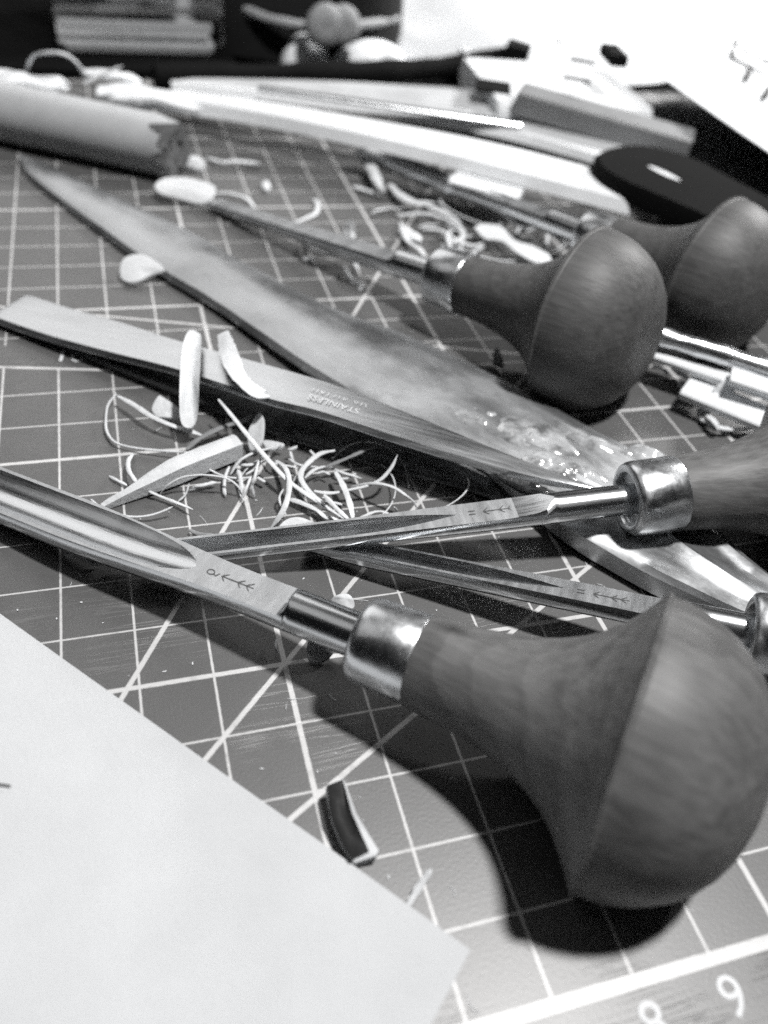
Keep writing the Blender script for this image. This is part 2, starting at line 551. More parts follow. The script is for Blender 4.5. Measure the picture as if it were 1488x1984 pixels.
# ---------------------------------------------------------------- palm gouges
ZC = 1.5          # height of the tool's axis above its own base plane
HANDLE = [(2.62, 0.56), (2.60, 0.61), (2.50, 0.63), (2.25, 0.645), (2.0, 0.665), (1.75, 0.70), (1.5, 0.745), (1.25, 0.81), (1.0, 0.90),
          (0.8, 1.00), (0.6, 1.13), (0.42, 1.29), (0.27, 1.46), (0.14, 1.63), (0.08, 1.73), (0.05, 1.765), (0.032, 1.80), (0.016, 1.835), (-0.014, 1.842), (-0.032, 1.812), (-0.05, 1.80), (-0.08, 1.795),
          (-0.2, 1.795), (-0.4, 1.755), (-0.6, 1.69), (-0.8, 1.59), (-1.0, 1.46), (-1.18, 1.29), (-1.34, 1.08), (-1.47, 0.83), (-1.56, 0.52), (-1.60, 0.2), (-1.605, 0.02)]
FERR = [(2.60, 0.40), (2.60, 0.585), (2.63, 0.60), (3.28, 0.585), (3.36, 0.575), (3.41, 0.555), (3.44, 0.52), (3.45, 0.48), (3.445, 0.44), (3.42, 0.42), (3.32, 0.41), (3.31, 0.02)]

def blade_mesh(style, length, wide, shift=0.0, soft=0.16, thin=1.0, neck=0.305):
    """round neck, ground flat, then the fluted blade; shift moves the flat along, soft lengthens the shoulder"""
    sh = 4.46 + shift
    g0 = 6.05 + shift
    ts = [3.25, 3.6, 4.0, sh - 0.06]
    ts += [sh + soft * q / 6 for q in range(7)]
    t = sh + soft + 0.1
    while t < g0:
        ts.append(t); t += 0.2
    t = g0
    while t < g0 + 2.0:
        ts.append(t); t += 0.06
    while t < length - 1.0:
        ts.append(t); t += 0.25
    ts += [length - 0.9, length - 0.6, length - 0.3, length - 0.1, length]
    NO, NI, NBm = 5, 17, 28
    rings = []
    for t in ts:
        f = min(max((t - sh) / soft, 0), 1)
        f = math.sqrt(1 - (1 - f) ** 2)
        g = min(max((t - 5.2) / 3.2, 0), 1); g = g * g * (3 - 2 * g)
        rs = neck + (wide - neck) * g
        rw = neck + (0.325 * thin - neck) * g
        h = rw * 0.9995 * (1 - f) + 0.42 * rw * f
        e_ = min(max((t - (length - 1.0)) / 1.0, 0), 1)
        rw_b = rw * (1 - 0.55 * e_)
        a0 = math.asin(min(h / rw, 0.9999))
        c = rs * math.cos(a0)
        dep = min(max((t - g0) / 1.7, 0), 1)
        dep = (0.125 if style == 'U' else 1.05 * wide) * dep * (2 - dep)
        rg = 1.25 * wide
        if style == 'F':
            dep = 0.0
        if style == 'U':
            ge = math.sqrt(max(rg * rg - (rg - dep) ** 2, 0.0))
        else:
            ge = dep / 1.5
        ge = min(ge, 0.90 * c)
        ss = [-c + (c - ge) * k / NO for k in range(NO)] + [-ge + 2 * ge * k / (NI - 1) for k in range(NI)] + [ge + (c - ge) * (k + 1) / NO for k in range(NO)]
        ring = []
        for k, q_ in enumerate(ss):
            w = h
            if NO < k < NO + NI - 1 and dep > 0:
                if style == 'U':
                    w = h - (math.sqrt(max(rg * rg - q_ * q_, 0)) - math.sqrt(max(rg * rg - ge * ge, 0)))
                else:
                    w = h - (ge - abs(q_)) * 1.5
            ring.append((t, -q_, ZC + w))
        for k in range(1, NBm):
            aa = math.pi - a0 + (math.pi + 2 * a0) * k / NBm
            y, z = rs * math.cos(aa), rw_b * math.sin(aa) if math.sin(aa) < 0 else rw * math.sin(aa)
            ring.append((t, y, ZC + z))
        rings.append(ring)
    v, fc = loft(rings)
    nn = len(rings[0])
    fm = []
    for i in range(len(rings) - 1):
        for j in range(nn):
            outer = j < NO or NO + NI - 1 <= j < 2 * NO + NI - 1
            inner = NO <= j < NO + NI - 1
            flat = ts[i] >= sh + soft * 0.6 and (outer or (inner and (ts[i + 1] <= g0 + 0.03 or style == 'F')))
            fm.append(1 if flat else 0)
    fm += [0, 0]
    return v, fc, fm

def stamp_strokes(kind, shift=0.0, top=0.1365):
    """little arrows stamped into the ground flat, pointing to the cutting edge; x along the tool"""
    z = ZC + top
    st = []
    for x in (5.62, 5.36, 5.22):
        st.append([(x, 0, z), (x - 0.085, 0.075, z)])
        st.append([(x, 0, z), (x - 0.085, -0.075, z)])
    st.append([(5.62, 0, z), (5.10, 0, z)])
    if kind == 'nine':
        st.append([(5.80 + 0.055 * math.cos(a), 0.045 * math.sin(a), z) for a in [i * math.pi / 6 for i in range(13)]])
        st.append([(5.745, 0.01, z), (5.70, 0.035, z), (5.67, -0.03, z)])
    else:
        st.append([(5.86, 0.035, z), (5.75, 0.035, z)])
        st.append([(5.86, -0.035, z), (5.75, -0.035, z)])
    v, f = [], []
    st = [[(x + shift, y, zz) for x, y, zz in q] for q in st]
    for s in st:
        vv, ff = ribbon(s, 0.016, 0.25, 4, (0.8, 0.8), 3, True)
        o = len(v)
        v += vv
        f += [tuple(i + o for i in q) for q in ff]
    return v, f

def gouge(rim, direction, length, style, wide, wood, label, roll=0.0, stamp=None, floor=0.0, xmin=None, shift=0.0, soft=0.16, thin=1.0, size=1.0, neck=0.305, fer=1.0):
    X = Vector(direction).normalized()
    Y = Vector((0, 0, 1)).cross(X).normalized()
    Z = X.cross(Y)
    rot = Matrix((X, Y, Z)).transposed()
    rot = rot @ Matrix.Rotation(math.radians(roll), 3, 'X')
    base = Vector(rim) - (rot @ Vector((0, 0, 1))) * (ZC * size)
    root = empty("palm_gouge", base)
    root.rotation_euler = rot.to_euler()
    root.scale = (size, size, size)
    v, f = lathe(HANDLE, 96, ZC, True, floor, xmin)
    obj("handle", v, f, WOODS[wood], root, angle=42)
    v, f = lathe([(x, q if q < 0.1 else q * fer) for x, q in FERR], 72, ZC)
    obj("ferrule", v, f, FERRULE, root, angle=50)
    v, f, fm = blade_mesh(style, length, wide, shift, soft, thin, neck)
    bl_ = obj("blade", v, f, STEEL, root, angle=24, mats=[STEEL_FLAT], fmat=fm)
    if stamp:
        v, f = stamp_strokes(stamp, shift, 0.42 * (neck + (0.325 * thin - neck) * 0.03) + 0.004)
        obj("stamp", v, f, STAMP, bl_, smooth=False)
    tag(root, label, "gouge", "mushroom-handled palm gouges")
    return root

gouge((3.511, -2.836, 1.338), (-0.737, 0.667, -0.098), 10.6, 'U', 0.46, 0,
      "palm gouge nearest the camera, smooth wooden mushroom handle, wide bright fluted blade", 0.0, 'nine', floor=0.08, size=1.021)
gouge((9.301, 1.035, 1.438), (-0.989, 0.101, -0.102), 11.3, 'V', 0.235, 1,
      "palm gouge with coarse-grained handle leaving the right edge, dark blade crossing the middle", 0.0, 'bars', shift=0.25, soft=0.95, thin=0.64, neck=0.255, fer=1.06)
gouge((9.199, -3.34, 1.538), (-0.830, 0.542, -0.133), 10.2, 'V', 0.225, 2,
      "slender dark V gouge passing behind the nearest mushroom handle", 8.0, 'bars', thin=0.72, neck=0.245)
a4, b4 = Vector((7.166, 6.179, 1.480)), Vector((0.954, 14.902, 0.150))
gouge(a4, b4 - a4, (b4 - a4).length / 1.03, 'F', 0.25, 3,
      "palm gouge with dark mushroom handle in the middle distance, thin blade pointing left", 0.0, None, 0.0, -1.48, thin=0.65, size=1.03, fer=1.12)
a5, b5 = Vector((11.244, 7.710, 1.450)), Vector((5.244, 19.071, 0.300))
gouge(a5, b5 - a5, 11.6, 'U', 0.36, 4,
      "farthest palm gouge, handle half hidden behind another mushroom handle at right", 0.0, None)

# ---------------------------------------------------------------- tweezers
tw = empty("tweezers", (-3.026, 9.221, 0.000))
tw_o = Vector((-3.026, 9.221, 0.000))
def strip(near, far, thick, dome=0.0):
    rings = []
    for a, b in zip(near, far):
        a, b = Vector(a), Vector(b)
        e = 0.08
        d = (b - a).normalized()
        w = (b - a).length
        e = min(e, 0.12 * w)
        up = Vector((0, 0, 1))
        top = [a + up * (-thick * 0.6), a + d * e, a.lerp(b, 0.33) + up * dome, a.lerp(b, 0.67) + up * dome, b - d * e, b + up * (-thick * 0.6)]
        bot = [b + up * (-thick * 0.75), b - d * e - up * thick, a + d * e - up * thick, a + up * (-thick * 0.75)]
        rings.append([tuple(p - tw_o) for p in top + bot])
    return loft(rings)
def resample(pts, n=40):
    return [tuple(p) for p in spline(pts, n)]
upper_near = [(-4.289, 9.549, 0.200), (-4.080, 9.315, 0.220), (-3.101, 8.447, 0.300), (-1.932, 7.463, 0.460), (-0.801, 6.474, 0.660), (0.654, 5.098, 0.860), (1.463, 4.499, 0.930), (2.539, 3.625, 0.970), (3.595, 2.846, 0.980), (4.606, 2.273, 0.950), (5.608, 1.899, 0.900)]
upper_far = [(-3.634, 10.314, 0.200), (-3.488, 10.354, 0.220), (-2.674, 9.631, 0.300), (-1.671, 8.694, 0.460), (-0.687, 7.611, 0.660), (0.686, 6.390, 0.860), (1.874, 5.467, 0.930), (2.889, 4.494, 0.970), (3.884, 3.515, 0.980), (4.816, 2.649, 0.950), (5.651, 1.946, 0.900)]
v, f = strip(resample(upper_near, 6), resample(upper_far, 6), 0.13, 0.012)
arm = obj("upper_arm", v, f, TWEEZ, tw, angle=40)
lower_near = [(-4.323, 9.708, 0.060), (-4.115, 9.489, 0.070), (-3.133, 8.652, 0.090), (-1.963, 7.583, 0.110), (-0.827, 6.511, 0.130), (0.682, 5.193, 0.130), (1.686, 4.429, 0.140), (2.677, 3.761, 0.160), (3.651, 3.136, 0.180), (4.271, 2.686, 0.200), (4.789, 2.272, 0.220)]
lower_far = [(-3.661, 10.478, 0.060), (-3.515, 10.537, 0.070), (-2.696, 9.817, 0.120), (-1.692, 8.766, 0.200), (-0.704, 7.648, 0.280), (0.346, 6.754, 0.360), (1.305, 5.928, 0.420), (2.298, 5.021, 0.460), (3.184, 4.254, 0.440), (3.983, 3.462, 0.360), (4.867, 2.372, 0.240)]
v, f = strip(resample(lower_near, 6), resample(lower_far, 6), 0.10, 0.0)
obj("lower_arm", v, f, TWEEZ_SHADE, tw, angle=40)
p0, p1 = Vector((2.236, 4.433, 0.962)), Vector((1.348, 5.100, 0.945))
xd = p1 - p0
q0, q1 = Vector((1.812, 4.598, 0.960)), Vector((1.950, 4.894, 0.960))
yd = -(q1 - q0)
yd = yd - xd.normalized() * yd.dot(xd.normalized())
xdn, ydn = xd.normalized(), yd.normalized()
upn = xdn.cross(ydn)
if upn.z < 0:
    ydn = -ydn; upn = -upn
ctr = (p0 + p1) / 2 - tw_o + upn * 0.012
text_mesh("maker_text", "STAINLESS", 0.215, ENGRAVE, arm, ctr - ydn * -0.05, xdn, ydn)
v, f = [], []
for i in range(15):            # second line of the mark, worn past reading
    if i in (4, 9): continue
    s0 = ctr - ydn * 0.21 + xdn * (-0.52 + i * 0.072)
    vv, ff = ribbon([tuple(s0), tuple(s0 + ydn * 0.085 + xdn * 0.03 * ((i * 7) % 3 - 1))], 0.014, 0.2, 4, (0.9, 0.9), 2, True)
    o_ = len(v); v += vv; f += [tuple(k + o_ for k in q) for q in ff]
obj("worn_mark", v, f, ENGRAVE, arm, smooth=False)
tag(tw, "steel tweezers lying flat, stamped STAINLESS, arms sprung apart", "tweezers")

# ---------------------------------------------------------------- broad spatula
sp = empty("spatula", (2.454, 8.698, 0.000))
sp_o = Vector((2.454, 8.698, 0.000))
s_low = [(-3.953, 17.855, 0.160), (-3.617, 16.641, 0.160), (-2.261, 13.952, 0.170), (-0.859, 11.369, 0.200), (0.311, 9.528, 0.240), (1.942, 6.487, 0.320), (3.002, 4.972, 0.380), (3.926, 3.653, 0.440), (4.705, 2.296, 0.480), (4.975, 1.647, 0.500), (5.521, 0.894, 0.500), (6.133, 0.096, 0.500), (7.000, -0.797, 0.500), (7.876, -1.692, 0.500)]
s_up = [(-3.909, 18.218, 0.160), (-2.838, 17.035, 0.180), (-1.096, 14.806, 0.200), (0.273, 13.062, 0.220), (1.285, 11.390, 0.250), (2.789, 9.227, 0.320), (3.910, 8.096, 0.360), (4.918, 6.875, 0.420), (6.140, 5.046, 0.480), (6.769, 3.991, 0.500), (7.411, 2.990, 0.500), (7.663, 1.314, 0.500), (7.986, -0.073, 0.500), (8.645, -1.209, 0.500)]
lo, up_ = spline(s_low, 7), spline(s_up, 7)
rings = []
ns = len(lo)
for i, (a, b) in enumerate(zip(lo, up_)):
    fx = i / (ns - 1)
    th = 0.12 + 0.30 * min(1, max(0, (fx - 0.5) / 0.25))
    w = (b - a).length
    dome = min(0.16, 0.10 * w)
    ring = []
    for j in range(13):
        u = (0, .045, .12, .2, .3, .4, .5, .6, .7, .8, .88, .955, 1)[j]
        p = a.lerp(b, u)
        zz = dome * math.sin(math.pi * u) ** 0.8
        if fx > 0.55:
            k = min(1, (fx - 0.55) / 0.12)
            zz = zz * (1 - 0.6 * k) + k * 0.10 * (math.exp(-((u - 0.42) / 0.07) ** 2) + math.exp(-((u - 0.8) / 0.06) ** 2))
        zz += 0.018 * noise.noise(Vector((p.x * 1.3, p.y * 1.3, 2.0)))
        if j == 0 or j == 12: zz -= 0.07
        ring.append(tuple(p + Vector((0, 0, zz)) - sp_o))
    ring.append(tuple(b + Vector((0, 0, -th)) - sp_o))
    ring.append(tuple(a + Vector((0, 0, -th)) - sp_o))
    rings.append(ring)
v, f = loft(rings)
spb = obj("blade", v, f, SPATULA, sp, angle=32)
def lump(name, c, rx, ry, ang, h, seed, freq, ridge):
    nr, na = 16, 44
    verts, faces = [], []
    cx, cy, cz = c
    for i in range(nr + 1):
        r = i / nr
        for k in range(na):
            a = 2 * math.pi * k / na
            x, y = r * math.cos(a) * rx, r * math.sin(a) * ry
            wob = 1 + 0.25 * noise.noise(Vector((math.cos(a) * 1.4, math.sin(a) * 1.4, seed)))
            x, y = x * wob, y * wob
            X, Y = cx + x * math.cos(ang) - y * math.sin(ang), cy + x * math.sin(ang) + y * math.cos(ang)
            nz = 1.5 * abs(noise.noise(Vector((X * freq * 0.8, Y * freq * 0.8, seed)))) * ridge * 0.7 + 0.35 * noise.noise(Vector((X * freq * 2.4, Y * freq * 2.4, seed))) * ridge
            z = cz + (h + nz) * (1 - r ** 3) - 0.03
            verts.append((X - sp_o.x, Y - sp_o.y, z - sp_o.z))
    for i in range(nr):
        for k in range(na):
            k2 = (k + 1) % na
            faces.append((i * na + k, i * na + k2, (i + 1) * na + k2, (i + 1) * na + k))
    return obj(name, verts, faces, GLUE, spb, angle=70)
lump("glue_blob", (4.616, 4.438, 0.550), 0.75, 0.42, -0.7, 0.05, 1.3, 4.5, 0.10)
lump("glue_blob", (5.349, 3.800, 0.600), 0.80, 0.50, -0.75, 0.07, 4.1, 3.6, 0.12)
lump("glue_blob", (5.479, 2.818, 0.620), 0.75, 0.34, -0.6, 0.05, 8.7, 4.0, 0.11)
lump("glue_blob", (6.568, 3.322, 0.600), 0.72, 0.24, -0.75, 0.07, 12.2, 2.2, 0.07)
lump("glue_blob", (4.678, 2.668, 0.550), 0.55, 0.22, -0.7, 0.03, 16.2, 4.2, 0.08)
lump("glue_blob", (7.345, 2.938, 0.600), 0.42, 0.28, -0.6, 0.09, 21.2, 3.2, 0.10)
tag(sp, "broad grey leaf-shaped spatula blade with crusts of dried glue, beneath the tweezers", "spatula")

# ---------------------------------------------------------------- white sheet in the foreground
def sheet(name, corner, ea, eb, nx, ny, mat, amp, freq, seed, thick=0.02, curl=None):
    verts, faces = [], []
    c, ea, eb = Vector(corner), Vector(ea), Vector(eb)
    for j in range(ny + 1):
        for i in range(nx + 1):
            u, w = i / nx, j / ny
            p = c + ea * u + eb * w
            z = amp * noise.noise(Vector((p.x * freq, p.y * freq, seed)))
            if curl: z += curl(u, w)
            verts.append((p.x, p.y, p.z + z))
    k = len(verts)
    verts += [(x, y, z - thick) for x, y, z in verts]
    n1 = nx + 1
    for j in range(ny):
        for i in range(nx):
            a = j * n1 + i
            faces.append((a, a + 1, a + n1 + 1, a + n1))
            faces.append((k + a, k + a + n1, k + a + n1 + 1, k + a + 1))
    rim_ = [i for i in range(nx)] + [nx + j * n1 for j in range(ny)] + [ny * n1 + nx - i for i in range(nx)] + [(ny - j) * n1 for j in range(ny)]
    for q in range(len(rim_)):
        a, b = rim_[q], rim_[(q + 1) % len(rim_)]
        faces.append((a, b, k + b, k + a))
    return obj(name, verts, faces, mat, None, angle=60)
pc, pa, pb = Vector((1.267, -4.277, 0.100)), Vector((-5.812, 3.881, 0.100)), Vector((0.177, -5.256, 0.100))
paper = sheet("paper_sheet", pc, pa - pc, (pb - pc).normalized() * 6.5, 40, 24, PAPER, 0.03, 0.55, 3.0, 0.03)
tag(paper, "plain white paper sheet filling the lower left corner, close to the lens", "paper")
v, f = ribbon([(-3.735, -1.162, 0.135), (-3.641, -1.192, 0.140), (-3.560, -1.228, 0.135)], 0.03, 0.2, 4, (0.3, 0.3), 3)
pm = obj("pencil_mark", v, f, INK, None, smooth=False)
pm.parent = paper
pm.matrix_parent_inverse = Matrix.Translation(-paper.location)

# ---------------------------------------------------------------- lino shavings, one object each
CURLS = {
    'hook': ([(-1.946, 6.532, 0.22), (-2.108, 6.285, 0.174), (-2.172, 5.955, 0.14), (-2.181, 5.584, 0.116), (-2.105, 5.319, 0.102), (-1.972, 5.154, 0.1), (-1.696, 5.002, 0.109), (-1.384, 4.875, 0.128), (-1.036, 4.745, 0.159), (-0.685, 4.638, 0.2)], 0.0505, 0.8),
    'hook_leg': ([(-1.928, 6.418, 0.24), (-1.65, 6.013, 0.295), (-1.382, 5.627, 0.309), (-1.06, 5.357, 0.281), (-0.797, 5.268, 0.211), (-0.477, 5.182, 0.1)], 0.0988, 0.5),
    'comma': ([(-1.769, 4.924, 0.05), (-1.853, 4.563, 0.194), (-1.861, 4.248, 0.25), (-1.785, 4.031, 0.219), (-1.727, 4.051, 0.1)], 0.0889, 0.7),
    'stub': ([(-2.189, 4.381, 0.05), (-2.059, 4.227, 0.06), (-1.915, 4.085, 0.06)], 0.0601, 0.8),
    'under_a': ([(-1.572, 3.785, 0.15), (-1.399, 3.677, 0.106), (-1.163, 3.484, 0.106), (-0.914, 3.231, 0.15)], 0.0623, 0.6),
    'under_b': ([(-2.242, 3.527, 0.06), (-2.006, 3.336, 0.076), (-1.797, 3.249, 0.102), (-1.567, 3.221, 0.14), (-1.348, 3.245, 0.19), (-1.228, 3.249, 0.25)], 0.0542, 0.6),
    'under_c': ([(-2.505, 3.791, 0.1), (-2.415, 3.681, 0.06), (-2.339, 3.579, 0.05)], 0.041, 0.8),
    'arc_a': ([(-1.391, 3.816, 0.05), (-1.26, 3.815, 0.221), (-1.03, 3.835, 0.336), (-0.774, 3.798, 0.393), (-0.522, 3.747, 0.393), (-0.287, 3.697, 0.336), (-0.125, 3.615, 0.221), (-0.034, 3.525, 0.05)], 0.0421, 0.8),
    'arc_b': ([(-0.531, 4.138, 0.2), (-0.367, 4.044, 0.14), (-0.148, 3.946, 0.12), (0.114, 3.895, 0.14), (0.296, 3.903, 0.2)], 0.0433, 0.8),
    'roll_a': ([(-0.908, 3.826, 0.05), (-0.693, 3.852, 0.1), (-0.442, 3.881, 0.12)], 0.0783, 0.8),
    'cross_a': ([(-0.913, 3.769, 0.25), (-0.992, 3.65, 0.12), (-1.142, 3.555, 0.05)], 0.0349, 0.8),
    'stub_b': ([(-0.188, 4.157, 0.2), (-0.288, 3.939, 0.173), (-0.339, 3.708, 0.12), (-0.34, 3.584, 0.04)], 0.0679, 0.8),
    'shade_a': ([(-0.847, 4.849, 0.1), (-0.644, 5.006, 0.166), (-0.346, 5.15, 0.224), (-0.052, 5.232, 0.274), (0.24, 5.279, 0.316), (0.432, 5.4, 0.35)], 0.1173, 0.3),
    'straight': ([(-0.174, 5.566, 0.62), (-0.016, 5.16, 0.578), (0.142, 4.74, 0.532), (0.311, 4.307, 0.482), (0.468, 3.951, 0.428), (0.665, 3.547, 0.371), (0.879, 3.261, 0.309), (1.104, 3.035, 0.243), (1.316, 2.842, 0.174), (1.54, 2.627, 0.1)], 0.0793, 0.5),
    'bow': ([(0.645, 4.199, 0.2), (0.721, 3.838, 0.35), (0.722, 3.465, 0.433), (0.653, 3.112, 0.45), (0.548, 2.849, 0.4), (0.418, 2.693, 0.283), (0.244, 2.615, 0.1)], 0.091, 0.5),
    'bow_b': ([(0.609, 3.339, 0.3), (0.517, 3.216, 0.233), (0.523, 3.054, 0.167), (0.581, 2.885, 0.1)], 0.042, 0.8),
    'low_a': ([(0.711, 3.28, 0.1), (0.861, 3.136, 0.137), (1.08, 2.905, 0.15), (1.218, 2.717, 0.137), (1.479, 2.599, 0.1)], 0.1019, 0.5),
    'hook_b': ([(1.661, 4.04, 0.45), (1.412, 4.053, 0.397), (1.202, 3.936, 0.352), (1.017, 3.752, 0.315), (0.957, 3.545, 0.287), (1.025, 3.26, 0.266), (1.152, 3.015, 0.254), (1.241, 2.888, 0.25)], 0.1007, 0.5),
    'swing': ([(1.109, 3.211, 0.3), (1.304, 3.179, 0.254), (1.504, 3.171, 0.245), (1.762, 3.181, 0.272), (2.03, 3.163, 0.337), (2.265, 3.175, 0.438), (2.469, 3.288, 0.576), (2.604, 3.425, 0.75)], 0.0714, 0.6),
    'arch': ([(1.841, 3.438, 0.1), (2.01, 3.225, 0.328), (2.191, 3.051, 0.461), (2.397, 2.881, 0.5), (2.578, 2.716, 0.444), (2.734, 2.671, 0.294), (2.844, 2.64, 0.05)], 0.0607, 0.6),
    'flat_a': ([(1.585, 3.645, 0.3), (1.618, 3.217, 0.344), (1.622, 2.792, 0.344), (1.593, 2.399, 0.3)], 0.1094, 0.25),
    'slant': ([(1.222, 2.976, 0.4), (1.314, 2.723, 0.406), (1.409, 2.523, 0.389), (1.522, 2.358, 0.35)], 0.0791, 0.5),
    'grey_a': ([(2.408, 3.975, 0.55), (2.042, 3.9, 0.45), (1.737, 3.863, 0.35), (1.415, 3.828, 0.25)], 0.0774, 0.5),
    'twig_a': ([(1.564, 3.953, 0.15), (1.716, 3.729, 0.2), (2.06, 3.565, 0.15)], 0.0554, 0.8),
    'twig_b': ([(1.975, 3.662, 0.2), (1.854, 3.649, 0.129), (1.718, 3.636, 0.129), (1.614, 3.659, 0.2)], 0.0478, 0.8),
    'wave': ([(1.69, 2.513, 0.2), (1.878, 2.557, 0.238), (2.033, 2.596, 0.25), (2.176, 2.581, 0.238), (2.275, 2.495, 0.2)], 0.0559, 0.6),
    'flick': ([(2.322, 2.505, 0.4), (2.394, 2.564, 0.25), (2.343, 2.549, 0.15)], 0.0561, 0.5),
    'twig_c': ([(1.275, 3.036, 0.2), (1.455, 2.95, 0.2), (1.613, 2.914, 0.15)], 0.053, 0.8),
    'tiny_a': ([(1.297, 4.401, 0.2), (1.365, 4.304, 0.15)], 0.0489, 0.7),
    'tiny_b': ([(0.923, 4.349, 0.25), (0.936, 4.217, 0.2), (0.975, 4.157, 0.1)], 0.0483, 0.7),
    'tiny_d': ([(1.281, 3.76, 0.2), (1.409, 3.786, 0.2), (1.508, 3.689, 0.2)], 0.0476, 0.7),
    'arc_c': ([(-0.181, 4.07, 0.1), (0.004, 4.21, 0.269), (0.274, 4.302, 0.35), (0.547, 4.387, 0.344), (0.819, 4.584, 0.25)], 0.0551, 0.6),
    'arc_d': ([(0.067, 3.916, 0.2), (0.248, 4.031, 0.222), (0.36, 4.177, 0.289), (0.374, 4.226, 0.4)], 0.0472, 0.8),
    'drop': ([(0.298, 4.009, 0.4), (0.169, 3.645, 0.35), (0.115, 3.571, 0.233), (0.145, 3.49, 0.05)], 0.0569, 0.6),
    'stub_c': ([(0.248, 3.864, 0.15), (0.368, 3.722, 0.15)], 0.0757, 0.8),
    'stub_d': ([(-0.057, 4.046, 0.2), (-0.042, 3.85, 0.2), (-0.06, 3.564, 0.12)], 0.0788, 0.8),
    'cross_b': ([(0.126, 3.781, 0.25), (0.008, 3.544, 0.2), (-0.098, 3.435, 0.05)], 0.0567, 0.7),
    'twig_d': ([(0.487, 4.352, 0.2), (0.571, 4.099, 0.244), (0.791, 3.996, 0.244), (0.997, 3.947, 0.2)], 0.0477, 0.7),
    'twig_e': ([(0.874, 4.224, 0.2), (1.027, 3.969, 0.25), (1.374, 3.914, 0.2)], 0.0479, 0.7),
    'twig_f': ([(1.051, 3.672, 0.2), (1.233, 3.796, 0.25), (1.457, 3.877, 0.25)], 0.0694, 0.6),
    'twig_g': ([(0.836, 3.68, 0.1), (0.929, 3.714, 0.239), (0.915, 3.461, 0.222), (0.987, 3.291, 0.05)], 0.036, 0.8),
    'twig_h': ([(-0.055, 4.303, 0.15), (0.151, 4.216, 0.15), (0.411, 4.233, 0.2)], 0.0734, 0.6),
    'mid_under': ([(-1.028, 2.815, 0.1), (-0.863, 2.731, 0.06), (-0.611, 2.617, 0.1)], 0.0761, 0.6),
    'loop': ([(-3.76, 22.573, 0.9), (-3.46, 22.021, 1.511), (-3.162, 21.202, 1.878), (-2.646, 20.893, 2), (-2.301, 20.871, 1.878), (-2.069, 21.081, 1.511), (-2, 22.189, 0.9)], 0.1283, 0.8),
    'spike': ([(-2.056, 20.256, 1.4), (-1.572, 20.306, 1.6), (-0.919, 20.26, 1.9)], 0.2022, 0.4),
    'far_a': ([(5.791, 17.838, 0.3), (5.752, 16.661, 0.4), (5.695, 15.764, 0.367), (5.801, 15.426, 0.2)], 0.3119, 0.5),
    'far_b': ([(6.133, 15.947, 0.2), (6.168, 15.007, 0.289), (6.463, 14.499, 0.289), (7.128, 14.686, 0.2)], 0.2856, 0.5),
    'far_c': ([(5.078, 16.09, 0.1), (5.405, 15.77, 0.1), (5.774, 15.452, 0.1)], 0.1754, 0.6),
    'far_d': ([(5.812, 14.049, 0.15), (6.446, 13.868, 0.267), (6.908, 13.423, 0.333), (7.18, 12.824, 0.35), (7.107, 12.361, 0.317), (6.765, 12.199, 0.233), (6.861, 12.912, 0.1)], 0.1393, 0.7),
    'far_e': ([(6.29, 13.299, 0.1), (6.693, 12.98, 0.2), (6.894, 12.333, 0.25), (7.236, 11.969, 0.25), (7.687, 12.222, 0.2)], 0.1377, 0.7),
    'far_f': ([(5.799, 13.688, 0.1), (5.603, 12.508, 0.194), (5.802, 11.935, 0.178), (5.892, 11.768, 0.05)], 0.1596, 0.6),
    'far_g': ([(6.749, 14.269, 0.3), (7.076, 13.665, 0.35), (7.428, 13.319, 0.2)], 0.2097, 0.5),
    'far_h': ([(6.864, 11.545, 0.05), (7.274, 11.887, 0.12), (7.622, 12.051, 0.2)], 0.1354, 0.6),
    'far_i': ([(5.733, 13.322, 0.1), (5.856, 12.764, 0.15), (6.092, 12.68, 0.1)], 0.3648, 0.5),
    'far_j': ([(1.165, 18.264, 0.05), (1.531, 17.671, 0.162), (1.886, 17.63, 0.2), (2.369, 17.627, 0.162), (2.686, 17.812, 0.05)], 0.1623, 0.6),
    'far_k': ([(1.121, 15.792, 0.05), (1.501, 15.534, 0.139), (1.866, 15.216, 0.139), (2.024, 14.803, 0.05)], 0.1281, 0.6),
    'far_l': ([(2.956, 13.974, 0.03), (3.299, 14.177, 0.046), (3.63, 14.477, 0.06), (3.802, 15.085, 0.061), (3.71, 15.383, 0.05)], 0.151, 0.6),
    'far_m': ([(3.637, 11.346, 0.1), (3.643, 10.677, 0.123), (3.821, 10.426, 0.107), (3.785, 10.266, 0.05)], 0.1468, 0.6),
    'far_n': ([(2.741, 11.869, 0.08), (3.036, 11.779, 0.08)], 0.2059, 0.6),
    'far_o': ([(2.916, 12.713, 0.1), (2.94, 12.169, 0.181), (3.407, 11.739, 0.2), (3.868, 11.726, 0.156), (3.994, 11.206, 0.05)], 0.1383, 0.6),
    'near_p': ([(9.422, 6.201, 0.2), (9.606, 6.122, 0.2), (9.767, 5.978, 0.1)], 0.1329, 0.5),
    'near_q': ([(9.799, 5.632, 0.15), (9.779, 5.259, 0.15), (9.904, 4.944, 0.05)], 0.1511, 0.5),
    'near_r': ([(9.647, 5.854, 0.35), (9.799, 5.382, 0.4), (10.111, 5.007, 0.3)], 0.1291, 0.5),
    'near_s': ([(9.587, 4.423, 0.1), (9.656, 4.018, 0.194), (9.95, 3.899, 0.178), (10.67, 3.968, 0.05)], 0.1239, 0.5),
    'near_t': ([(9.652, 4.318, 0.25), (9.613, 3.986, 0.3), (9.663, 3.843, 0.2)], 0.143, 0.4),
    'stick': ([(0.727, -3.644, 0.04), (0.911, -3.486, 0.1), (1.087, -3.364, 0.22)], 0.0934, 0.5),
}

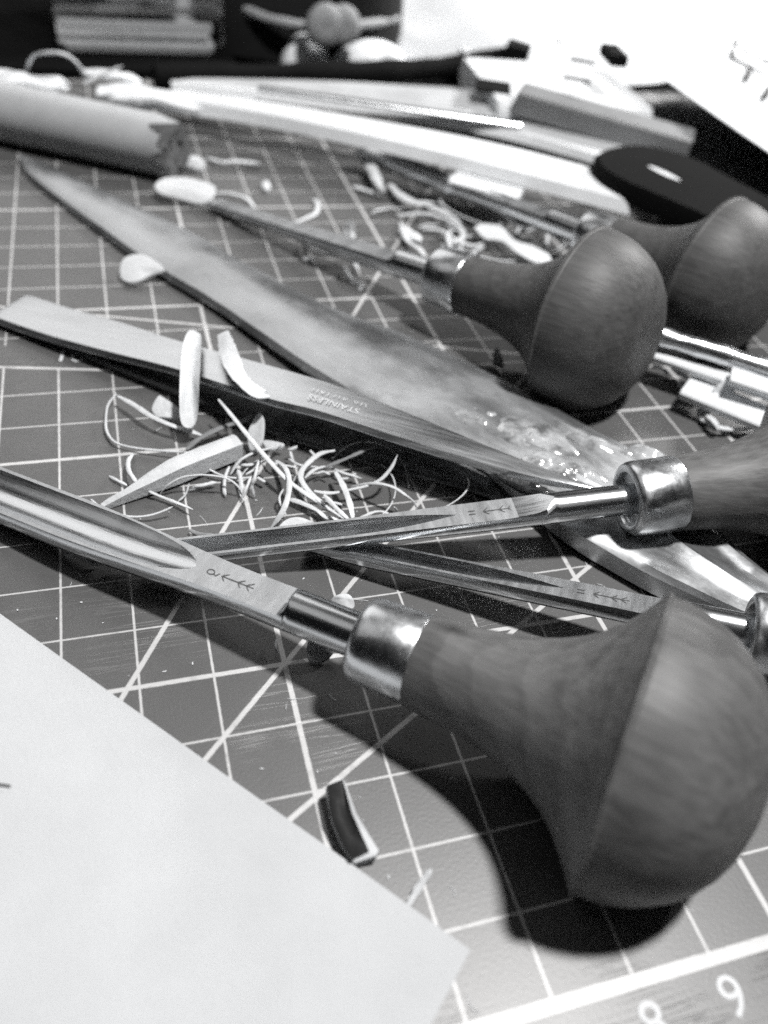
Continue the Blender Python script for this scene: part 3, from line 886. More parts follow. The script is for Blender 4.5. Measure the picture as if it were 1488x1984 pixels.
LABELS = {
    'hook': "thin hooked lino shaving looping round at the left of the shavings heap",
    'hook_leg': "flat pale strip running down right from the hooked shaving's end",
    'comma': "short comma-shaped shaving behind the long sliver's left half",
    'stub': "tiny straight stub at the far left of the shavings heap",
    'under_a': "straight shaving poking out below the long sliver, pointing down right",
    'under_b': "shallow smile-shaped shaving below the long sliver, touching the nearest gouge",
    'under_c': "tiny shaving end just left of the long sliver's tip, at the fluted blade",
    'shade_a': "grey shadowed strip crossing the tweezers' lower arm above the sliver",
    'straight': "longest straight shaving, running diagonally across the whole heap",
    'bow': "thick bow-shaped shaving bulging right in the middle of the heap",
    'hook_b': "broad hooked shaving with torn end near the lower tweezer arm",
    'swing': "long upswept shaving at the right of the heap, its tip pointing up",
    'arch': "thin arched shaving at the far right end of the heap",
    'flat_a': "flat wide ribbon standing nearly upright in the picture, right of the heap's middle",
    'grey_a': "grey straight shaving leaning on the lower tweezer arm",
    'wave': "wavy shaving just above the dark gouge blade",
    'flick': "tiny flicked-up curl beside the wavy shaving on the dark blade",
    'mid_under': "short grey-white shaving left of the crossing blades, by the fluted gouge",
    'loop': "thin pale loop of shaving standing above the dowel at top left",
    'spike': "pointed pale sliver sticking up over the dowel at top left",
    'stick': "small pale splinter beside the white sheet's corner",
    'far_a': "thick pale curl just below the long batten, left of the blurred shavings",
    'far_j': "blurred wavy shaving on the mat right of the splintered dowel end",
    'far_k': "small curved shaving at the tip of the thin middle gouge",
    'far_l': "hook-shaped blurred shaving above the thin middle gouge blade",
    'far_m': "small blurred curl below the thin middle gouge blade near its shadow",
    'far_n': "tiny pale bit below the thin middle gouge blade",
    'far_o': "long wavy shaving lying along the underside of the thin middle gouge blade",
    'near_p': "pale scrap behind the dark handle's right side, left end of the right-hand pile",
    'near_q': "short pale strip on the grid at the left of the right-hand pile",
    'near_r': "slanting pale strip under the right-hand pile of sticks",
    'near_s': "flat shaving lying lowest in the right-hand pile",
    'near_t': "stubby shaving poking toward the camera below the leaf-shaped chip",
}
for i, (key, (pts, wid, ratio)) in enumerate(CURLS.items()):
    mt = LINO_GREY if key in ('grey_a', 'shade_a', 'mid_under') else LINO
    v, f = ribbon(pts, wid * 0.92, ratio, 8, (0.55, 0.2), 7, ratio <= 0.5, i, 0.25)
    o = obj("lino_shaving", v, f, mt, None, angle=50)
    if key in LABELS:
        tag(o, LABELS[key], "shaving")
    elif key.startswith('far'):
        tag(o, "blurred curl in the far shavings heap between batten and middle gouge", "shaving", "far shavings heap")
    else:
        tag(o, "small thin shaving tangled in the near heap beside the dark gouge blade", "shaving", "near shavings heap")

# many more hair-thin curls in the same two heaps
def stray(cx, cy, n, spread, zmax, label, group, wlo, whi):
    for i in range(n):
        a = rnd.uniform(0, 6.28)
        R_ = rnd.uniform(0.6, 1.3)
        sweep = rnd.uniform(0.9, 3.2) * rnd.choice((-1, 1))
        ox = cx + rnd.gauss(0, spread[0]); oy = cy + rnd.gauss(0, spread[1])
        z0, z1, z2 = rnd.uniform(0.03, 0.15), rnd.uniform(0.05, zmax), rnd.uniform(0.03, 0.3)
        pts = []
        for k in range(7):
            u = k / 6
            t = a + sweep * u
            rr_ = R_ * (1 + 0.3 * u)
            z = z0 * (1 - u) * (1 - 2 * u) + 4 * z1 * u * (1 - u) + z2 * u * (2 * u - 1)
            pts.append((ox + rr_ * math.cos(t), oy + rr_ * math.sin(t), max(0.025, z)))
        v, f = ribbon(pts, rnd.uniform(wlo, whi), rnd.uniform(0.35, 0.7), 7, (0.5, 0.2), 5, False, i + 50, 0.6)
        tag(obj("lino_shaving", v, f, LINO, None, angle=50), label, "shaving", group)
stray(1.8, 3.8, 5, (1.0, 0.5), 0.4, "small thin shaving tangled in the near heap beside the dark gouge blade", "near shavings heap", 0.018, 0.032)
stray(8.2, 13.0, 16, (1.1, 1.0), 0.4, "blurred curl in the far shavings heap between batten and middle gouge", "far shavings heap", 0.05, 0.10)

def wedge(name, pts, label, mat, cat="chip", thick=0.06, dome=0.0, group=None, k=3, raw=False):
    v, f = prism(pts if raw else smooth_outline(pts, k), thick, dome)
    o = obj(name, v, f, mat, None, angle=40)
    tag(o, label, cat, group)
    return o

# the long sliver: square-cut lino offcut tapering to a rounded tip
tipp, endp = Vector((-2.334, 3.576, 0.100)), Vector((0.044, 4.637, 0.160))
axis = (endp - tipp)
nrm = Vector((0, 0, 1)).cross(axis).normalized()
rings = []
for i in range(19):
    u = i / 18
    g = min(1.0, 0.22 + 1.5 * u ** 0.6) if u < 0.4 else 1.0
    hh = (0.07 + 0.26 * min(1, u * 1.9) ** 0.8)
    dd = (0.10 + 0.22 * min(1, u * 2.0)) * g
    p = tipp.lerp(endp, u)
    p = p + Vector((0, 0, 0.03 * math.sin(u * 3.1)))
    jag = 0.02 * noise.noise(Vector((u * 9, 0, 0)))
    base = Vector((p.x, p.y, max(0.03, p.z - 0.08)))
    rings.append([tuple(base - nrm * (dd * 0.5)), tuple(base + nrm * (dd * 0.5)), tuple(base + nrm * (dd * 0.5) + Vector((0, 0, hh))),
                  tuple(base + nrm * (0.05 + jag) + Vector((0, 0, hh + 0.03))), tuple(base - nrm * (dd * 0.45) + Vector((0, 0, hh * 0.96)))])
v, f = loft(rings)
sl = obj("lino_sliver", v, f, LINO_FACE, None, angle=25)
tag(sl, "long thick pale lino sliver with square-cut face, tapering to a rounded left tip", "sliver")

wedge("lino_strip", [(-0.461, 7.468, 0.920), (-0.298, 7.340, 0.920), (-0.294, 7.044, 0.920), (-0.481, 5.811, 0.860), (-0.580, 5.304, 0.550), (-0.690, 5.119, 0.400), (-0.850, 5.141, 0.400), (-0.893, 5.344, 0.550), (-0.782, 6.176, 0.860), (-0.620, 7.077, 0.920)],
      "upright pale strip lying across both tweezer arms", LINO, "strip", 0.035, 0.0)
v, f = ribbon([(0.129, 7.106, 1.050), (0.143, 6.519, 1.020), (0.216, 5.723, 1.000), (0.476, 5.145, 1.000), (0.681, 5.053, 0.980)], 0.33, 0.13, 8, (0.7, 0.5), 7, True, 3, 0.9)
tag(obj("lino_strip", v, f, LINO, None, angle=45), "curved pale strip resting on the tweezers' upper arm", "strip")
wedge("lino_flake", [(0.483, 5.167, 0.550), (0.550, 5.065, 0.550), (0.556, 4.883, 0.500), (0.465, 4.610, 0.300), (0.272, 4.615, 0.140), (0.240, 4.767, 0.200), (0.267, 4.934, 0.350)],
      "pointed triangular flake standing behind the long sliver's cut end", LINO, "flake", 0.05)
wedge("lino_flake", [(0.527, 4.802, 0.200), (0.848, 4.605, 0.250), (0.802, 4.554, 0.200), (0.568, 4.605, 0.150)], "small torn flake right of the pointed triangular flake", LINO, "flake", 0.05)
wedge("lino_flake", [(0.900, 4.434, 0.250), (1.062, 4.453, 0.300), (1.038, 4.382, 0.300), (0.940, 4.399, 0.250)], "tiny leaf-shaped flake in shadow below the lower tweezer arm", LINO, "flake", 0.03)
wedge("lino_flake", [(-1.209, 6.348, 0.220), (-1.119, 6.276, 0.240), (-0.883, 5.865, 0.280), (-0.896, 5.688, 0.200), (-1.178, 5.791, 0.150), (-1.284, 5.877, 0.120), (-1.350, 6.069, 0.150)],
      "torn pale scrap beside the upright strip, under the lower tweezer arm", LINO, "flake", 0.06)
wedge("lino_flake", [(0.417, 2.590, 0.120), (0.560, 2.757, 0.150), (0.759, 2.722, 0.200), (0.941, 2.593, 0.200), (1.085, 2.523, 0.150), (0.883, 2.460, 0.100)],
      "wide flat flake half covered by the dark gouge blade", LINO, "flake", 0.05, 0.03)
wedge("lino_chip", [(-2.942, 2.890, 0.120), (-2.863, 2.819, 0.200), (-2.794, 2.720, 0.220), (-2.638, 2.525, 0.300), (-2.490, 2.455, 0.300), (-2.375, 2.404, 0.150), (-2.399, 2.324, 0.100), (-2.533, 2.337, 0.100), (-2.663, 2.439, 0.120), (-2.776, 2.544, 0.100), (-2.891, 2.539, 0.080), (-2.976, 2.734, 0.100)],
      "ragged bent chip on the mat under the nearest gouge's blade", LINO, "chip", 0.05, 0.05)
wedge("lino_chip", [(0.891, 0.924, 0.100), (0.954, 0.951, 0.200), (1.129, 0.943, 0.220), (1.202, 0.843, 0.200), (1.207, 0.762, 0.100), (1.053, 0.729, 0.100)],
      "small round pale chip behind the nearest gouge's steel neck", CHIP, "chip", 0.06, 0.05)
wedge("lino_chip", [(0.337, 0.119, 0.100), (0.384, 0.161, 0.250), (0.536, 0.111, 0.300), (0.692, -0.028, 0.200), (0.615, -0.069, 0.080), (0.471, -0.111, 0.050), (0.349, -0.050, 0.050)],
      "cupped pale chip on the mat below the nearest gouge's steel neck", CHIP, "chip", 0.04, -0.08)
v, f = ribbon([(-0.060, 0.368, 0.120), (-0.090, 0.242, 0.120), (-0.068, 0.154, 0.060)], 0.035, 0.5, 6, (0.4, 0.4), 5)
tag(obj("lino_shaving", v, f, CHIP, None), "tiny crescent shaving beside the grid's star crossing", "shaving")
wedge("pale_chip", [(-0.499, 15.662, 0.350), (-0.170, 16.008, 0.400), (0.336, 15.884, 0.450), (0.942, 15.476, 0.450), (1.040, 15.196, 0.400), (0.857, 14.849, 0.300), (0.556, 14.829, 0.200), (-0.015, 15.225, 0.200), (-0.397, 15.373, 0.250)],
      "bright almond-shaped chip in front of the dowel's splintered end", CHIP, "chip", 0.05, 0.02)
wedge("pale_chip", [(-1.600, 11.420, 0.300), (-1.421, 11.611, 0.400), (-1.056, 11.541, 0.450), (-0.667, 11.069, 0.350), (-0.928, 11.034, 0.250), (-1.332, 10.867, 0.150), (-1.614, 11.029, 0.150)],
      "bright rounded chip tucked under the spatula blade's near edge", CHIP, "chip", 0.05, 0.02)
wedge("pale_chip", [(0.211, 17.851, 0.150), (0.712, 17.848, 0.300), (1.008, 17.400, 0.300), (0.953, 17.210, 0.200), (0.697, 17.261, 0.150)], "small white crumb at the dowel's splintered end", CHIP, "chip", 0.1, 0.05)
wedge("pale_chip", [(2.491, 16.395, 0.120), (2.636, 16.393, 0.150), (2.675, 16.112, 0.120), (2.519, 15.883, 0.100), (2.424, 16.092, 0.100)], "lone round speck on the far mat squares", CHIP, "chip", 0.08, 0.03)
wedge("pale_chip", [(4.006, 12.975, 0.100), (4.037, 12.896, 0.500), (4.226, 12.900, 0.550), (4.334, 12.988, 0.200), (4.222, 12.731, 0.100)], "small upright flake behind the thin middle gouge blade", LINO, "chip", 0.06)
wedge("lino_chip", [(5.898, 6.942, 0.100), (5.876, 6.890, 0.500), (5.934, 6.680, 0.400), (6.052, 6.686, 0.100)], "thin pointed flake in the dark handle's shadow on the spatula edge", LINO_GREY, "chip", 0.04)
wedge("leaf_chip", [(9.630, 4.591, 0.100), (9.726, 4.675, 0.350), (9.992, 4.739, 0.700), (10.206, 4.754, 0.750), (10.486, 4.718, 0.700), (10.363, 4.615, 0.600), (10.123, 4.584, 0.300), (9.821, 4.504, 0.120)],
      "leaf-shaped pale chip leaning on the right-hand pile", LINO, "chip", 0.05, 0.03)

# bent lino offcut with a black skin
bl = empty("lino_offcut", (0.352, -2.481, 0.000))
bl_o = Vector((0.352, -2.481, 0.000))
outer = [(0.103, -2.114, 0.300), (0.317, -2.084, 0.340), (0.344, -2.189, 0.340), (0.376, -2.539, 0.300), (0.457, -2.783, 0.260), (0.539, -3.015, 0.220), (0.486, -3.067, 0.220), (0.228, -3.068, 0.160), (0.141, -2.799, 0.200), (0.084, -2.487, 0.260)]
skin = [(0.098, -2.146, 0.360), (0.303, -2.123, 0.390), (0.305, -2.222, 0.390), (0.315, -2.557, 0.360), (0.367, -2.812, 0.320), (0.412, -3.015, 0.280), (0.203, -3.044, 0.230), (0.121, -2.811, 0.260), (0.071, -2.497, 0.310)]
v, f = prism([tuple(Vector(p) - bl_o) for p in outer], 0.15)
obj("pale_core", v, f, LINO, bl, angle=30)
v, f = prism([tuple(Vector(p) - bl_o) for p in skin], 0.05)
obj("black_skin", v, f, LINO_BLACK, bl, angle=30)
tag(bl, "bent offcut with black skin and pale edge beside the white sheet", "offcut")

# crumbs and hair-thin scraps nobody could count
v, f = [], []
for i in range(170):
    if i < 120:
        x, y = rnd.uniform(-4, 6.5), rnd.uniform(-4.8, 3.5)
    else:
        x, y = rnd.uniform(-3, 9), rnd.uniform(3, 16)
    a = rnd.uniform(0, 6.28)
    ln = rnd.choice((0.02, 0.03, 0.05, 0.12, 0.2)) * rnd.uniform(0.6, 1.2)
    d = Vector((math.cos(a), math.sin(a), 0)) * ln
    p = Vector((x, y, 0.012))
    bend = Vector((-d.y, d.x, 0)) * rnd.uniform(-0.5, 0.5)
    vv, ff = ribbon([tuple(p - d * 0.5), tuple(p + bend * 0.5), tuple(p + d * 0.5)], rnd.uniform(0.007, 0.014) if ln > 0.07 else rnd.uniform(0.015, 0.03), 0.6, 5, (0.6, 0.6), 2)
    o_ = len(v); v += vv; f += [tuple(k + o_ for k in q) for q in ff]
cr = obj("lino_crumbs", v, f, CRUMB, None)
tag(cr, "tiny pale lino crumbs and hairs scattered over the mat", "crumbs", None, "stuff")

# ---------------------------------------------------------------- things behind, out of focus
def bar(name, a, b, width, thick, mat, parent=None, org=None, bevel=0.04, z0=None):
    """straight bar between two points of its upper centre line"""
    a, b = Vector(a), Vector(b)
    d = (b - a).normalized()
    s = d.cross(Vector((0, 0, 1))).normalized()
    u = s.cross(d)
    e = min(bevel, width * 0.3, thick * 0.3)
    sec = [(-width / 2, -e), (-width / 2 + e, 0), (width / 2 - e, 0), (width / 2, -e), (width / 2, -thick + e), (width / 2 - e, -thick), (-width / 2 + e, -thick), (-width / 2, -thick + e)]
    rings = []
    for t in (0.0, 0.02, 0.25, 0.5, 0.75, 0.98, 1.0):
        p = a.lerp(b, t)
        k = 0.97 if t in (0.0, 1.0) else 1.0
        rings.append([tuple(p + s * (x * k) + u * y) for x, y in sec])
    v, f = loft(rings)
    if parent is not None:
        v = [tuple(Vector(q) - Vector(org)) for q in v]
    return obj(name, v, f, mat, parent, angle=40)

def rod(path, r, name, mat, seg=24, parent=None, org=None, k=6, taper=(1.0, 1.0)):
    v, f = ribbon(path, 2 * r, 1.0, seg, taper, k)
    if parent is not None:
        v = [tuple(Vector(q) - Vector(org)) for q in v]
    return obj(name, v, f, mat, parent, angle=50)

# splintered dowel, top left
d0, d1 = Vector((-5.629, 20.418, 0.780)), Vector((-0.040, 17.172, 0.780))
dx = (d1 - d0).normalized(); ds = dx.cross(Vector((0, 0, 1))).normalized(); du = ds.cross(dx)
dw = empty("dowel", (d1.x, d1.y, 0))
rings = []
for t in (0, .2, .4, .6, .8, .93, 1.0):
    ring = []
    for k in range(36):
        a = 2 * math.pi * k / 36
        p = d0.lerp(d1, t)
        if t == 1.0:
            p = p + dx * (0.75 * noise.noise(Vector((math.cos(a) * 2.8, math.sin(a) * 2.8, 5.0))))
        ring.append(tuple(p + ds * (0.78 * math.cos(a)) + du * (0.78 * math.sin(a)) - Vector((d1.x, d1.y, 0))))
    rings.append(ring)
v, f = loft(rings)
obj("shaft", v, f, DOWEL, dw, angle=40, mats=[BROKEN], fmat=[0] * (len(f) - 1) + [1])
for q in range(22):
    a = q * 2.4
    rr = 0.25 + 0.4 * ((q * 37) % 10) / 10
    s0 = Vector((0, 0, 0.78)) + ds * (rr * math.cos(a)) + du * (rr * math.sin(a)) - dx * 0.1
    s1 = s0 + dx * (0.35 + 0.25 * ((q * 13) % 7) / 7) + ds * (0.15 * math.cos(a * 2)) + Vector((0, 0, 0.1 * math.sin(a)))
    v, f = ribbon([tuple(s0), tuple(s1)], 0.16, 0.4, 6, (1, 0.15), 4, False, q)
    obj("splinter", v, f, BROKEN, dw)
tag(dw, "pale round dowel with a splintered end at upper left", "dowel")

# pale strips lying behind the dowel
for pts, w, th, lab in (
        ([(-5.287, 22.164, 1.000), (-3.556, 21.573, 1.000), (-2.542, 21.196, 1.000)], 0.9, 0.3, "short bright strip behind the dowel at the left edge"),
        ([(-1.675, 21.123, 0.900), (-0.034, 20.877, 0.900), (1.927, 20.426, 0.700)], 1.1, 0.35, "bright strip between the dowel and the long batten"),
        ([(-2.061, 21.911, 1.200), (-1.016, 21.722, 1.200), (-0.383, 21.854, 1.000)], 0.5, 0.2, "small pale strip beneath the pointed sliver at top left")):
    v, f = ribbon(pts, w, th / w, 8, (0.7, 0.6), 8, True, len(pts))
    tag(obj("paper_strip", v, f, BATTEN, None, angle=40), lab, "strip")

# two long flat battens lying side by side
def long_strip(name, near, far, thick, mat, top_mat, label):
    o0 = Vector(near[len(near) // 2]); o0.z = 0
    root = empty(name, o0)
    rings = []
    for a, b in zip(spline(near, 6), spline(far, 6)):
        dn = Vector((0, 0, -thick))
        lean = Vector((0.2, -0.7, 0)) * thick
        rings.append([tuple(q - o0) for q in (a, a.lerp(b, 0.06) + Vector((0, 0, 0.03)), a.lerp(b, 0.5) + Vector((0, 0, 0.05)), b, b + dn, a + dn + lean)])
    v, f = loft(rings)
    fm = []
    for i in range(len(rings) - 1):
        fm += [1 if j in (1, 2) else 0 for j in range(6)]
    fm += [0, 0]
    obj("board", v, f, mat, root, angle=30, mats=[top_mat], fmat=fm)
    return tag(root, label, "batten")
long_strip("batten", [(-1.297, 21.466, 0.800), (1.847, 19.792, 1.000), (4.687, 17.646, 1.200), (7.960, 15.128, 1.300), (11.631, 12.268, 1.300)],
           [(-1.039, 22.057, 0.800), (1.973, 20.710, 1.000), (5.107, 18.766, 1.200), (9.199, 16.303, 1.300), (12.727, 13.546, 1.300)], 0.32, BATTEN, BATTEN, "near one of two long pale battens at the back, brightest edge")
long_strip("batten", [(0.557, 22.263, 0.900), (4.155, 21.119, 0.950), (6.347, 20.348, 1.000), (10.263, 18.434, 1.000), (13.722, 15.332, 1.000)],
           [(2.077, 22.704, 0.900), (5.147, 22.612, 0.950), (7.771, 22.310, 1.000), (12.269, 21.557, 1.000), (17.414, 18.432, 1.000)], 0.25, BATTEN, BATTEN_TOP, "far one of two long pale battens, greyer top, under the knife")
tag(bar("steel_rule", (3.133, 20.962, 1.250), (11.038, 18.256, 1.200), 0.35, 0.12, TWEEZ), "narrow steel rule lying on the far batten", "rule")
tag(bar("grey_bar", (11.375, 19.466, 1.900), (16.046, 16.265, 1.600), 1.3, 0.7, GREYBAR), "dull grey bar behind the batten's right half", "bar")
tag(bar("white_block", (7.615, 14.848, 0.950), (9.205, 13.654, 0.950), 1.1, 0.25, BATTEN), "bright square-ended block wedged below the batten", "block")
# flat bright strips beside the farthest ferrule
for a, b, w, lab in (((7.713, 12.748, 0.420), (8.818, 10.694, 0.400), 0.62, "lower of two flat bright strips behind the dark mushroom handle"),
                     ((8.493, 12.816, 0.750), (10.056, 10.758, 0.700), 0.60, "upper of two flat bright strips beside the farthest ferrule")):
    v, f = ribbon([a, tuple(Vector(a).lerp(Vector(b), 0.5)), b], w, 0.18, 8, (0.8, 0.45), 6, True, w)
    tag(obj("flat_strip", v, f, BATTEN, None, angle=40), lab, "strip")

# black knife on the batten
kn = empty("utility_knife", (15.308, 14.718, 0.000))
kn_o = Vector((15.308, 14.718, 0.000))
kc = Vector((13.051, 13.295, 1.750)); ke = Vector((14.884, 8.718, 1.750))
kd = (ke - kc).normalized(); ks = Vector((0, 0, 1)).cross(kd).normalized()
outer_, inner_ = [], []
hw = 1.75
for q in range(48):
    a = 2 * math.pi * q / 48
    cx, cy = math.cos(a), math.sin(a)
    ox = (hw * cx if cx < 0 else 9.0 * cx ** 3 + hw * 0.2)
    outer_.append(kc + kd * ox + ks * (hw * (abs(cy) ** 0.8) * (1 if cy > 0 else -1)))
    inner_.append(kc + kd * (0.25 + 0.62 * cx) + ks * (-0.10 + 0.17 * cy))
rings = []
for ringp, dz in ((outer_, -0.55), (outer_, -0.12), ([p.lerp(kc + kd * 2.5, 0.03) for p in outer_], 0.0), (inner_, 0.0), (inner_, -0.55), (outer_, -0.55)):
    rings.append([tuple(p + Vector((0, 0, dz)) - kn_o) for p in ringp])
v, f = loft(rings, False)
knh = obj("handle", v, f, BLACK, kn, angle=40)
v, f = prism([tuple(p + Vector((0, 0, -0.06)) - kn_o) for p in inner_], 0.3)
obj("hole_glint", v, f, BATTEN, knh, angle=40)  # pale insert that paints the glint in the handle's hole
bar("blade_edge", (12.372, 13.116, 1.450), (12.934, 10.983, 1.350), 0.14, 0.25, STEEL, kn, kn_o)
v, f = lathe([(0, 0.02), (0, 0.2), (0.2, 0.24), (0.3, 0.2), (0.3, 0.1), (0.12, 0.08), (0.12, 0.01)], 24)
c_ = Vector((12.934, 10.983, 1.350))
v = [tuple(Vector((q[1], q[2], q[0])) + c_ - kn_o) for q in v]
obj("pin", v, f, FERRULE, kn)
v, f = prism([(16.164, 21.680, 0.500), (20.473, 23.357, 0.500), (22.187, 16.281, 0.500), (16.980, 9.653, 0.500), (13.516, 12.616, 0.500)], 0.3)
dk = obj("dark_folder", v, f, FOLDER, None, angle=30)
tag(dk, "dark folder lying on the mat under the knife at right", "folder")
tag(kn, "black flat knife handle with an oval hole lying on the batten's right end", "knife")

# right-hand pile
tag(rod([(9.164, 6.172, 1.050), (10.334, 5.326, 1.000), (11.710, 4.288, 0.950)], 0.22, "steel_rod", STEEL, 20), "thin steel rod leaving the right edge above the pale pile", "rod")
tag(bar("pale_stick", (9.221, 6.071, 0.750), (11.540, 3.914, 0.750), 0.6, 0.16, BATTEN), "upper pale stick of the right-hand pile, under the steel rod", "stick")
tag(bar("pale_stick", (9.506, 5.093, 0.520), (11.143, 3.211, 0.520), 0.85, 0.18, BATTEN), "lower pale stick of the right-hand pile, behind the leaf-shaped chip", "stick")
tag(bar("pale_block", (10.152, 4.693, 1.000), (11.175, 3.913, 0.950), 0.55, 0.12, BATTEN), "small bright block on top of the right-hand pile at the frame edge", "block")

# drawing paper, top right
e0, e1 = Vector((16.829, 23.525, 2.200)), Vector((16.527, 13.361, 2.200))
ea = (e1 - e0) * 1.6
eb = Vector((-ea.y, ea.x, 0)).normalized() * 60
if eb.x < 0: eb = -eb
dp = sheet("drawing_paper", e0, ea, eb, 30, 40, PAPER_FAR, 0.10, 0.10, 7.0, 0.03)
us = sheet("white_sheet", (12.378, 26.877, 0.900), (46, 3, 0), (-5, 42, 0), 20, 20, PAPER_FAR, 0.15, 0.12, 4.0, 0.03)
tag(us, "white sheet spread under the tissue across the top right background", "paper")
tag(dp, "large white drawing sheet with an inked bench at upper right", "paper")
def ink(pts, w):
    v, f = ribbon(pts, w, 0.12, 4, (0.9, 0.9), 6, True)
    o = obj("ink_line", v, f, INK, None, smooth=False)
    o.parent = dp
    o.matrix_parent_inverse = Matrix.Translation(-dp.location)
ZI = 2.33
ink([(26.662, 26.803, 2.330), (24.890, 26.142, 2.330), (23.491, 25.344, 2.330), (22.551, 24.367, 2.330), (21.494, 22.902, 2.330), (21.056, 22.095, 2.330), (21.081, 21.252, 2.330), (21.295, 19.340, 2.330)], 0.20)
ink([(22.406, 24.075, 2.330), (22.325, 22.751, 2.330), (22.525, 21.051, 2.330)], 0.20)
ink([(24.660, 26.106, 2.330), (24.559, 24.933, 2.330), (24.518, 23.821, 2.330)], 0.20)
ink([(20.896, 20.879, 2.330), (19.762, 19.422, 2.330)], 0.22)
ink([(20.286, 18.826, 2.330), (19.283, 17.626, 2.330)], 0.22)

# crumpled tissue heap, top middle to right
def heap(name, c, rx, ry, h, seed, mat, label, cat, freq=0.5, amp=0.35, ang=0.0, nr=18, na=56):
    verts, faces = [], []
    cx, cy, cz = c
    for i in range(nr + 1):
        r = i / nr
        for k in range(na):
            a = 2 * math.pi * k / na
            wob = 1 + 0.22 * noise.noise(Vector((math.cos(a) * 1.5, math.sin(a) * 1.5, seed)))
            x, y = r * math.cos(a) * rx * wob, r * math.sin(a) * ry * wob
            X, Y = cx + x * math.cos(ang) - y * math.sin(ang), cy + x * math.sin(ang) + y * math.cos(ang)
            hz = h * max(0.0, 1 - r ** 2.2) ** 0.7
            n_ = noise.noise(Vector((X * freq, Y * freq, seed))) + 0.5 * abs(noise.noise(Vector((X * freq * 2.5, Y * freq * 2.5, seed))))
            z = cz + hz * (1 + amp * n_) if r < 1 else cz
            verts.append((X, Y, max(z, cz)))
    for i in range(nr):
        for k in range(na):
            k2 = (k + 1) % na
            faces.append((i * na + k, i * na + k2, (i + 1) * na + k2, (i + 1) * na + k))
    faces.append(tuple((nr) * na + k for k in range(na)))
    o = obj(name, verts, faces, mat, None, angle=60)
    return tag(o, label, cat)
heap("tissue", (18.232, 34.770, 0.000), 11.0, 8.5, 3.2, 2.0, TISSUE, "big crumpled white tissue at the top middle of the picture", "tissue", 0.4, 0.3, 0.2)
heap("tissue", (6.099, 27.995, 0.000), 1.05, 0.7, 1.0, 5.0, TISSUE, "small white tissue lump below the round button, left one", "tissue", 0.5, 0.2, 0.1)
heap("tissue", (8.700, 28.028, 0.000), 1.5, 0.8, 0.85, 9.0, TISSUE, "low white tissue lump right of the round button", "tissue", 0.5, 0.2, 0.1)
heap("tissue", (13.214, 32.487, 0.000), 2.4, 3.4, 2.2, 11.0, TISSUE, "white tissue fold between the black pouch and the big tissue", "tissue", 0.5, 0.2, 0.1)

# black strap curving in front of the tissue
rod([(0.186, 23.948, 0.500), (4.103, 24.536, 0.500), (7.636, 25.109, 0.500), (10.500, 25.880, 0.500), (13.554, 26.672, 0.700), (17.208, 27.834, 1.000)], 0.42, "black_strap", BLACK, 12)
tag(bpy.data.objects["black_strap"], "black strap curving along the foot of the white tissue", "strap")
tag(bar("black_clip", (13.799, 26.347, 1.500), (14.622, 25.892, 1.400), 1.1, 0.8, BLACK), "small dark clip on the black strap in front of the tissue", "clip")
tag(bar("black_clip", (14.995, 20.941, 2.900), (14.743, 19.558, 2.900), 0.6, 0.35, BLACK), "small dark clip at the drawing sheet's left corner", "clip")
# white case with dark slots
wc = empty("white_case", (15.281, 24.538, 0.000))
wc_o = Vector((15.281, 24.538, 0.000))
bar("case", (10.840, 21.649, 1.500), (16.288, 21.151, 1.500), 5.0, 0.9, BATTEN, wc, wc_o, 0.3)
bar("slot", (10.392, 20.884, 1.560), (11.496, 20.461, 1.560), 1.3, 0.1, BLACK, wc, wc_o)
bar("slot", (14.152, 21.985, 1.560), (15.026, 21.509, 1.560), 0.6, 0.1, GREYBAR, wc, wc_o)
bar("slot", (15.467, 24.264, 1.560), (16.346, 23.745, 1.560), 0.6, 0.1, GREYBAR, wc, wc_o)
tag(wc, "white plastic case with three dark slots behind the grey bar", "case")

# black pouch with pale band and round double button
po = empty("pouch", (7.277, 32.354, 0.000))
po_o = Vector((7.277, 32.354, 0.000))
pcx = Vector((6.491, 27.531, 0.000))
verts, faces = [], []
na, nr = 48, 16
for i in range(nr + 1):
    th = math.pi * 0.5 * i / nr
    for k in range(na):
        a = 2 * math.pi * k / na
        ca, sa = math.cos(a), math.sin(a)
        rx, ry = 4.2 * math.cos(th) ** 0.4, 3.2 * math.cos(th) ** 0.4
        x = rx * (abs(ca) ** 0.7) * (1 if ca > 0 else -1)
        y = ry * (abs(sa) ** 0.7) * (1 if sa > 0 else -1)
        z = 6.0 * math.sin(th)
        nz = 0.25 * noise.noise(Vector((x * 0.6, y * 0.6, z * 0.6)))
        verts.append(tuple(pcx + Vector((x, y + 3.6, z)) * (1 + 0.05 * nz) - po_o))
for i in range(nr):
    for k in range(na):
        k2 = (k + 1) % na
        faces.append((i * na + k, i * na + k2, (i + 1) * na + k2, (i + 1) * na + k))
faces.append(tuple(range(na)))
obj("body", verts, faces, CLOTH, po, angle=60)
rod([(3.470, 30.078, 1.750), (3.707, 28.776, 1.650), (4.656, 27.746, 1.500), (6.140, 27.365, 1.420), (8.266, 27.857, 1.420), (10.068, 29.029, 1.420)], 0.17, "band", BAND, 12, po, po_o)
for c2, r2 in (((6.596, 26.813, 1.580), 0.74), ((7.292, 26.928, 1.580), 0.70)):
    v, f = lathe([(-0.3, 0.02), (-0.3, r2 * 0.9), (-0.1, r2), (0.15, r2 * 0.95), (0.3, r2 * 0.7), (0.33, r2 * 0.3), (0.28, 0.02)], 28)
    c_ = Vector(c2)
    v = [tuple(Vector((q[1], -q[0] * 0.9 - q[2] * 0.0, q[2])) + c_ - po_o) for q in v]
    obj("button", v, f, BAND, po)
tag(po, "black cloth pouch with pale band and double round button at top", "pouch")

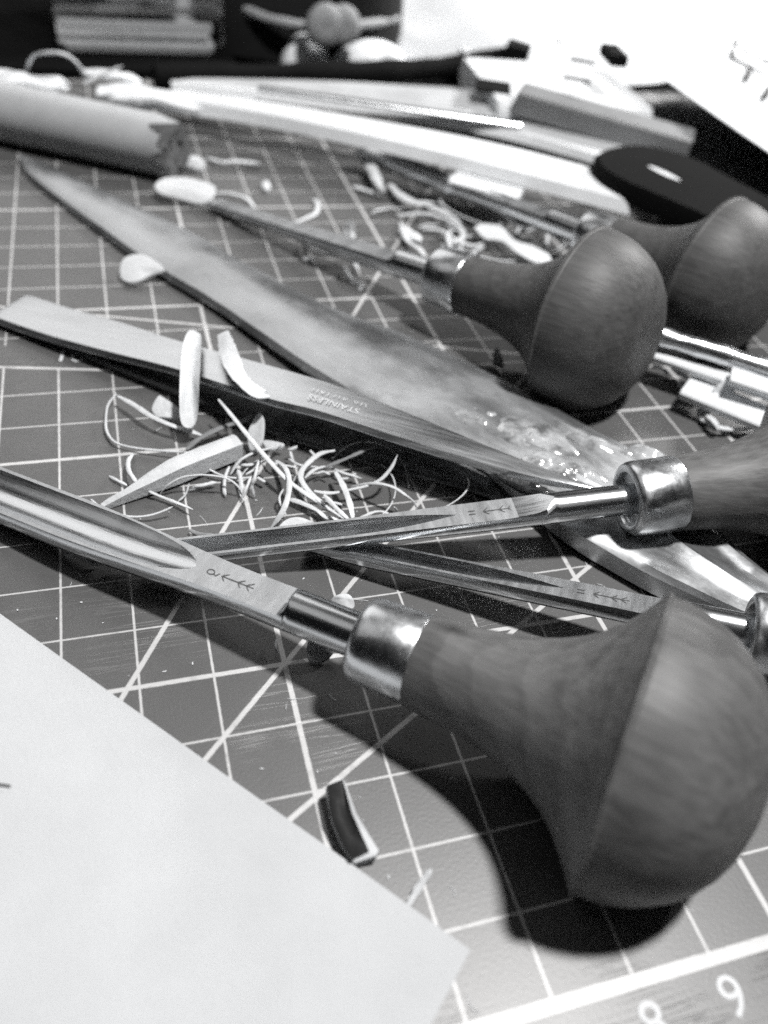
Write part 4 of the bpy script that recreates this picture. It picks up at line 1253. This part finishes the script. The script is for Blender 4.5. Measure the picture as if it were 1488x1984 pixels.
# clear acrylic jar with dark contents, on a black tray
tr = bar("black_tray", (-6.016, 26.466, 0.300), (3.022, 27.093, 0.300), 9.0, 0.55, TRAY)
tr.location.y += 0.03
tag(tr, "black tray under the clear jar at top left", "tray")
jr = empty("clear_jar", (-0.271, 27.423, 0.300))
jr_o = Vector((-0.271, 27.423, 0.300))
jl, jrr = Vector((-3.079, 26.643, 0.320)), Vector((2.918, 26.888, 0.320))
jd = (jrr - jl); jb = Vector((-jd.y, jd.x, 0)).normalized() * 5.5
def boxmesh(o0, dx_, dy_, z0, z1, ins):
    rings = []
    for z, k in ((z0, 1 - ins), (z0 + 0.15, 1.0), (z1, 1.0)):
        c0 = o0 + (dx_ + dy_) * 0.5
        ring = []
        for sx_, sy_ in ((-.5, -.46), (-.46, -.5), (.46, -.5), (.5, -.46), (.5, .46), (.46, .5), (-.46, .5), (-.5, .46)):
            p = c0 + dx_ * (sx_ * k) + dy_ * (sy_ * k)
            ring.append(tuple(Vector((p.x, p.y, z)) - jr_o))
        rings.append(ring)
    return loft(rings)
v, f = boxmesh(jl, jd, jb, 0.32, 7.0, 0.04)
obj("wall", v, f, GLASS, jr, angle=30)
cj = jl + (jd + jb) * 0.5
v, f = lathe([(1.6, 0.05), (1.7, 1.2), (2.1, 2.0), (2.8, 2.35), (6.5, 2.4), (6.6, 0.05)], 40)
v = [tuple(Vector((q[1] + cj.x, q[2] + cj.y, q[0])) - jr_o) for q in v]
obj("contents", v, f, INKJAR, jr, angle=60)
v, f = boxmesh(jl + (jd + jb) * 0.05, jd * 0.9, jb * 0.9, 0.36, 0.62, 0.02)
obj("base_slab", v, f, LINER, jr, angle=30)
v, f = boxmesh(jl + jd * 0.05 + jb * 0.78, jd * 0.9, jb * 0.12, 0.9, 6.8, 0.02)
obj("liner", v, f, LINER, jr, angle=30)
v, f = boxmesh(jl + jd * 0.06 + jb * 0.10, jd * 0.88, jb * 0.06, 0.95, 1.25, 0.02)
obj("rail", v, f, LINER, jr, angle=30)
tag(jr, "square clear jar with dark contents at top left", "jar")
